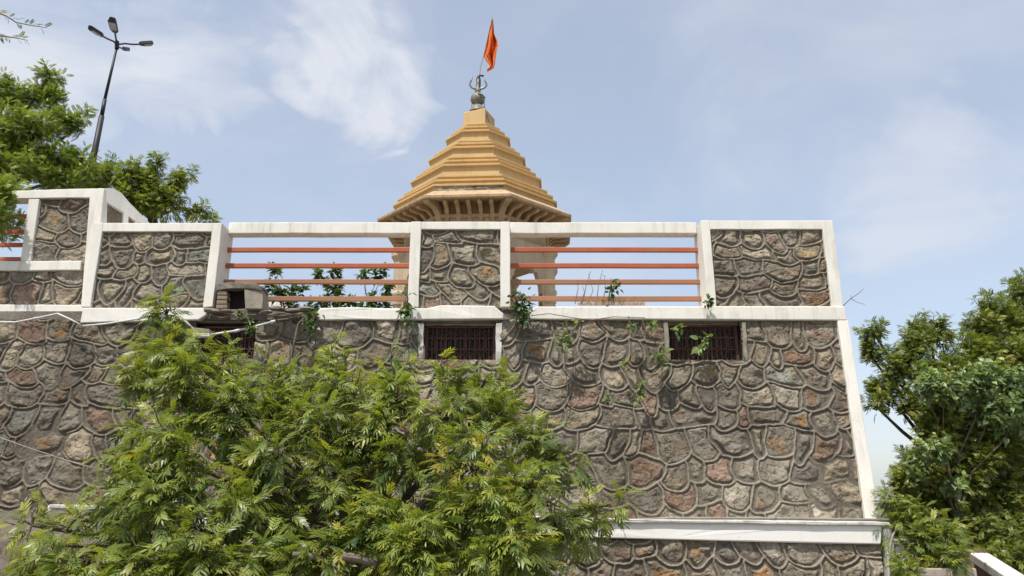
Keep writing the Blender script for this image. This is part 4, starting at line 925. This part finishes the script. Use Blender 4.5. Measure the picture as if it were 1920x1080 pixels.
lobes = [(150, 330, 30, 13.4), (175, 345, 34, 13.5), (130, 350, 30, 13.5), (205, 310, 18, 13.6, .8)]
make_tree('neem_tree', 'dark green neem crown at the foot of the lamp post', lobes, [Vector((XX(160, 440, 13.8), 13.8, Zled - .2)), P(160, 420, 13.8), P(160, 370, 13.7)], NEEM_FAR, .20, 8, 11, M['leaf_far'], 23, dict(LCc, base=(.05, .10, .025)), fill=.3, trunk_r=.1, shoot_len=.25)

bw = thing('garden_wall', 'small white wall end seen under the lowest left rail beside the cement niche', 'wall', P(515, 590, 12))
mb = MB(); mb.pix([(494, 592), (494, 561), (515, 556), (528, 560), (528, 592)], 12, .3); mb.build('wall_body', M['white'], bw, bevel=.01)
mb = MB(); mb.pix([(528.5, 592), (528.5, 560), (552, 578), (552, 592)], 12.02, .2); mb.build('sloping_end', M['white_old'], bw, bevel=.01)

# ------------------------------------------------------------------ saplings behind the left railing bay
def sapling(label, lobes, base, seed):
    make_tree('sapling', label, lobes, [Vector((XX(*base, 11.2), 11.2, Zled - .2)), P(base[0], base[1] - 10, 11.2)], OV, .13, 6, 9, M['leaf_far'], seed, dict(base=(.045, .09, .022), young=(.13, .19, .04), py=.15, var=.4, blue=(.03, .065, .018), yellow=0), fill=.25, trunk_r=.02, shoot_len=.14, cat='sapling', nbr=.3, group='saplings behind the left rails')
sapling('dark leafy sapling nearest the cement niche behind the left rails', [(520, 512, 15, 11.2), (510, 540, 14, 11.2), (540, 545, 17, 11.2), (568, 545, 11, 11.2), (525, 560, 18, 11.2), (555, 572, 16, 11.2), (575, 578, 14, 11.2)], (535, 600), 61)
sapling('dark leafy sapling in the middle behind the left rails', [(602, 514, 14, 11.2), (622, 510, 13, 11.2), (628, 535, 17, 11.2), (612, 522, 13, 11.2), (625, 560, 18, 11.2), (600, 574, 16, 11.2), (640, 574, 16, 11.2)], (620, 600), 62)
sapling('open twiggy sapling nearest the temple column behind the left rails', [(683, 512, 9, 11.2, .9), (706, 515, 12, 11.2, .9), (722, 509, 12, 11.2, .9), (733, 542, 14, 11.2, .9), (700, 568, 14, 11.2, .8), (660, 572, 14, 11.2, .8), (682, 522, 8, 11.2, .7), (680, 576, 15, 11.2), (720, 576, 14, 11.2)], (690, 600), 63)

# ------------------------------------------------------------------ plants rooted in the wall
def wall_plant(name, label, x, y, Y, size, n, leaf, seed, droop=.3, spread=1.0, col=None, stems=(), templ=None, cat='plant'):
    n = int(n * 1.5) + 2; leaf = leaf * .92
    rg = np.random.default_rng(seed); root = thing(name, label, cat, P(x, y, Y), 'small plants rooted in the wall')
    s = size / F * Y; pos = []; D = []
    for st in list(stems) or [[(x, y + size * .3), (x, y - size * .2)]]:
        pl = [P(a, b, Y) for a, b in st]
        m = max(3, n // max(1, len(stems)))
        for i in range(m):
            t = (i + .5) / m * (len(pl) - 1); k = min(int(t), len(pl) - 2); p_ = pl[k].lerp(pl[k + 1], t - k)
            off = rg.normal(size=3) * s * .30 * spread; off[1] = -abs(off[1]) * .7
            pos.append(np.array(p_) + off); d = off / (np.linalg.norm(off) + 1e-6) + rg.normal(size=3) * .5 + np.array([0, -.6, -droop]); D.append(d)
    pos = np.array(pos); D = np.array(D); nn = len(pos)
    c = leafcol(nn, rg, **(col or dict(base=(.12, .19, .05), young=(.30, .36, .12), py=.4, var=.4, blue=(.08, .15, .05), yellow=0)))
    V, T, C = scatter(templ or OV, pos, D, leaf * rg.uniform(.7, 1.2, nn), rg.normal(size=nn) * .7, c, rg)
    link('foliage', np_mesh('foliage', V, T, C), root, M['leaf'])
    mb = MB()
    for st in list(stems) or [[(x, y + size * .5), (x, y - size * .2)]]:
        mb.tube([P(a, b, Y + .01) for a, b in st], [.0085] * (len(st) - 1) + [.004], 5)
    mb.build('stem', M['twig'], root)
    return root
dk = dict(base=(.05, .10, .028), young=(.16, .22, .06), py=.25, var=.4, blue=(.035, .075, .02), yellow=0)
wall_plant('creeper', 'leafy creeper hanging down the left edge of the centre pier', 763, 570, 8.9, 14, 46, .075, 1, stems=[[(760, 540), (765, 560), (762, 585), (768, 602)], [(766, 575), (756, 590)]], col=dict(dk, base=(.08, .13, .045)))
wall_plant('bush', 'dense leafy plant rooted in the broken gap right of the centre pier', 978, 560, 8.85, 26, 90, .085, 2, stems=[[(984, 598), (982, 575), (975, 545)], [(984, 598), (975, 580), (990, 555)], [(980, 590), (968, 560)]], col=dk, cat='bush')
wall_plant('creeper', 'pale leafed creeper below the gap right of the centre window', 1045, 645, 8.78, 16, 30, .085, 3, stems=[[(1062, 602), (1064, 625), (1052, 648)], [(1064, 640), (1038, 648)], [(1085, 602), (1068, 632), (1060, 655)]])
wall_plant('wall_plant', 'small pale sprig hanging from the ledge left of the right window', 1185, 612, 8.84, 9, 9, .07, 4, stems=[[(1180, 602), (1190, 618)]])
wall_plant('wall_plant', 'two leafed bright sprig between ledge and right window', 1227, 613, 8.84, 10, 7, .09, 5, stems=[[(1226, 602), (1228, 618)]])
wall_plant('wall_plant', 'sprig of pale leaves at the top left inside the right window', 1272, 617, 8.9, 9, 8, .10, 6, stems=[[(1262, 620), (1280, 614)]])
wall_plant('wall_plant', 'large leafed green sprig in the middle of the right window', 1318, 640, 8.9, 15, 16, .11, 7, stems=[[(1310, 655), (1322, 632)], [(1318, 640), (1330, 636)]])
wall_plant('wall_plant', 'leafy tuft on the stones at the lower left of the right window', 1238, 672, 8.82, 14, 20, .09, 8, stems=[[(1230, 660), (1240, 685)], [(1238, 668), (1245, 662)]])
wall_plant('wall_plant', 'small yellow green tuft left of the leafy tuft by the right window', 1172, 682, 8.82, 9, 10, .06, 9)
wall_plant('wall_plant', 'leafy tuft on the stones well below the right window, left side', 1200, 728, 8.8, 14, 18, .075, 10, stems=[[(1204, 715), (1196, 742)]])
wall_plant('wall_plant', 'lowest little tuft on the stones right of the big neem', 1137, 748, 8.8, 9, 12, .065, 11)
wall_plant('wall_plant', 'low green tuft on the ledge at the foot of the right pier', 1328, 566, 8.92, 12, 34, .06, 12, col=dk)
wall_plant('creeper', 'dark creeper hanging from the broken ledge beside the red brown stones', 585, 620, 8.86, 16, 34, .085, 13, stems=[[(572, 590), (580, 610), (590, 640)], [(590, 590), (584, 612)]], col=dict(dk, base=(.07, .12, .03)))
wall_plant('creeper', 'small green creeper drooping over the left window from the broken ledge', 470, 612, 8.84, 12, 22, .075, 14, stems=[[(462, 592), (470, 610), (478, 622)]], col=dict(dk, base=(.10, .15, .04)))
wall_plant('wall_plant', 'broad leafed sapling growing up through the right railing bay', 1146, 535, 9.08, 12, 26, .09, 15, droop=-.2, stems=[[(1140, 572), (1143, 550), (1146, 522)], [(1142, 548), (1158, 536)]], col=dk)
wall_plant('wall_plant', 'thin leafy sprig growing up beside the cement niche', 448, 590, 8.8, 7, 10, .06, 16, col=dict(dk, base=(.10, .09, .045)))
for lb, pts in [('bare thin vine hanging down the wall below the pale creeper', [(1062, 600), (1066, 640), (1060, 680), (1064, 730), (1061, 760)]),
                ('bare thin vine trailing from the ledge between the sprigs left of the right window', [(1205, 600), (1212, 625), (1236, 650), (1232, 690), (1205, 720)]),
                ('bare thin vine running along the ledge front right of the gap', [(995, 592), (1030, 588), (1075, 596), (1110, 600), (1150, 594), (1210, 596)])]:
    mb = MB(); mb.tube([P(x, y, 8.93 if y < 600 else 8.87) for x, y in pts], .0055, 5); o = mb.build('dry_vine', M['twig']); tag(o, lb, 'vine', 'bare vines on the tall wall')
# dry grass on the ledge
def dry_grass():
    rg = np.random.default_rng(77); mb = MB()
    for i in range(420):
        x = rg.uniform(1084, 1212); w = math.sin((x - 1080) / 135 * math.pi) ; y0 = 573; h = rg.uniform(8, 26) * (.4 + w * .6)
        b = P(x, y0, 8.99 + rg.uniform(0, .18)); t = b + Vector((rg.normal() * .04, rg.normal() * .03, h / F * 9))
        wv = Vector((.0022, 0, 0)); md = b.lerp(t, .55) + Vector((rg.normal() * .01, 0, 0)); o = [b - wv, b + wv, md + wv * .8, md - wv * .8, t + Vector((rg.normal() * .02, 0, -.01))]
        mb.add(o, [(0, 1, 2, 3), (3, 2, 4)])
    t = thing('dry_grass', 'tuft of dry straw coloured grass on the ledge under the right railing bay', 'grass', P(1140, 573, 9.05))
    mb.build('straw', mottled('dry_straw', (.42, .27, .13), (.30, .18, .085), 30, .9), t)
    mb = MB()
    for (a, b, c) in [((1092, 572), (1100, 530), (1108, 508)), ((1118, 572), (1122, 535), (1130, 506)), ((1078, 570), (1084, 540), (1082, 525)), ((1128, 572), (1136, 540), (1133, 520)), ((1100, 572), (1112, 545), (1103, 512)), ((1088, 570), (1096, 548), (1092, 536))]:
        mb.tube([P(*a, 9.05), P(*b, 9.05), P(*c, 9.07)], [.006, .004, .0025], 4)
    mb.build('stalk', M['twig'], t)
dry_grass()
# twig at the right corner and roots in the gap
mb = MB(); mb.tube([P(1580, 574, 9.1), P(1595, 560, 9.1), P(1610, 550, 9.1), P(1620, 541, 9.1)], [.006, .005, .004, .002], 5); mb.tube([P(1595, 560, 9.1), P(1608, 567, 9.1), P(1622, 571, 9.1)], [.004, .003, .002], 4); mb.tube([P(1597, 560, 9.1), P(1594, 553, 9.1)], [.003, .002], 4)
tag(mb.build('dry_twig', M['twig']), 'bare forked twig sticking out of the right corner of the ledge', 'twig')
mb = MB()
for pts, r in [([(975, 575), (972, 590), (964, 612), (948, 632), (938, 640)], .014), ([(985, 595), (975, 604), (960, 622)], .011), ([(960, 572), (972, 585), (990, 592)], .012), ([(952, 576), (968, 590), (992, 600), (996, 612)], .010), ([(962, 560), (974, 578), (986, 590)], .008)]:
    mb.tube([P(x, y, 8.9) for x, y in pts], r, 6)
tag(mb.build('root', M['root'], smooth=True), 'tangle of grey brown roots in the broken gap right of the centre pier', 'roots')
mb = MB()
for pts, r in [([(592, 583), (575, 592), (560, 606), (552, 640), (548, 670)], .012), ([(585, 585), (560, 590), (530, 592), (500, 590)], .012), ([(590, 590), (584, 612), (592, 640), (586, 672)], .011), ([(560, 592), (540, 598), (520, 600)], .009), ([(420, 586), (450, 592), (480, 590)], .010), ([(395, 590), (415, 596), (436, 592)], .008)]:
    mb.tube([P(x, y, 8.9) for x, y in pts], r, 6)
tag(mb.build('root', M['root'], smooth=True), 'thin dry roots trailing over the broken ledge below the left rails', 'roots')

# ------------------------------------------------------------------ bits at the lower right corner
gp = thing('gate_pillar', 'narrow white pillar with flat cap behind the end post of the low wall', 'pillar', P(1692, 1100, 9.3))
mb = MB(); a, b = XX(1682, 1050, 9.3), XX(1700, 1050, 9.3); mb.box(a, b, 9.3, 9.5, -.3, ZZ(1022, 9.3)); mb.build('shaft', M['white'], gp, bevel=.008)
mb = MB(); mb.box(a - .04, XX(1722, 1020, 9.3), 9.26, 9.54, ZZ(1021.5, 9.3), ZZ(1012, 9.3)); mb.build('cap', M['pink'], gp, bevel=.008)
gw = thing('garden_wall', 'red brown garden wall with pale pink slab behind the bush at the lower right', 'wall', P(1770, 1100, 9.8))
mb = MB(); mb.box(XX(1702, 1050, 9.8), XX(1850, 1050, 9.8), 9.8, 9.95, -.4, ZZ(1030, 9.8)); mb.build('wall_body', M['redwall'], gw)
mb = MB(); mb.box(XX(1690, 1070, 8.3), XX(1800, 1070, 8.3), 8.0, 9.2, ZZ(1066, 8.0) - .08, ZZ(1066, 8.0)); o = mb.build('slab', M['pink'], gw, bevel=.01)
pw = thing('sloping_parapet', 'pale sloping parapet wall running down out of the lower right corner', 'parapet', P(1840, 1060, 8))
A_, B_ = P(1818, 1036, 9.0), P(1990, 1150, 6.6); dr = (B_ - A_); sd = Vector((dr.y, -dr.x, 0)).normalized() * .19
if sd.x < 0: sd = -sd
def beam(mb, A_, B_, sd, h):
    vs = [A_, A_ + sd, B_ + sd, B_]; vs = [v - Vector((0, 0, h)) for v in vs] + vs
    mb.add(vs, [(0, 3, 2, 1), (4, 5, 6, 7), (0, 1, 5, 4), (1, 2, 6, 5), (2, 3, 7, 6), (3, 0, 4, 7)])
mb = MB(); beam(mb, A_, B_, sd, .10); mb.build('coping', M['white_old'], pw, bevel=.01)
mb = MB(); beam(mb, A_ + sd * .12 - Vector((0, 0, .102)), B_ + sd * .12 - Vector((0, 0, .102)), sd * .76, 1.5); mb.build('wall_body', M['redwall'], pw)

for o in bpy.data.objects:
    if o.parent is None and o.get('label') and 'kind' not in o: o['kind'] = 'thing'
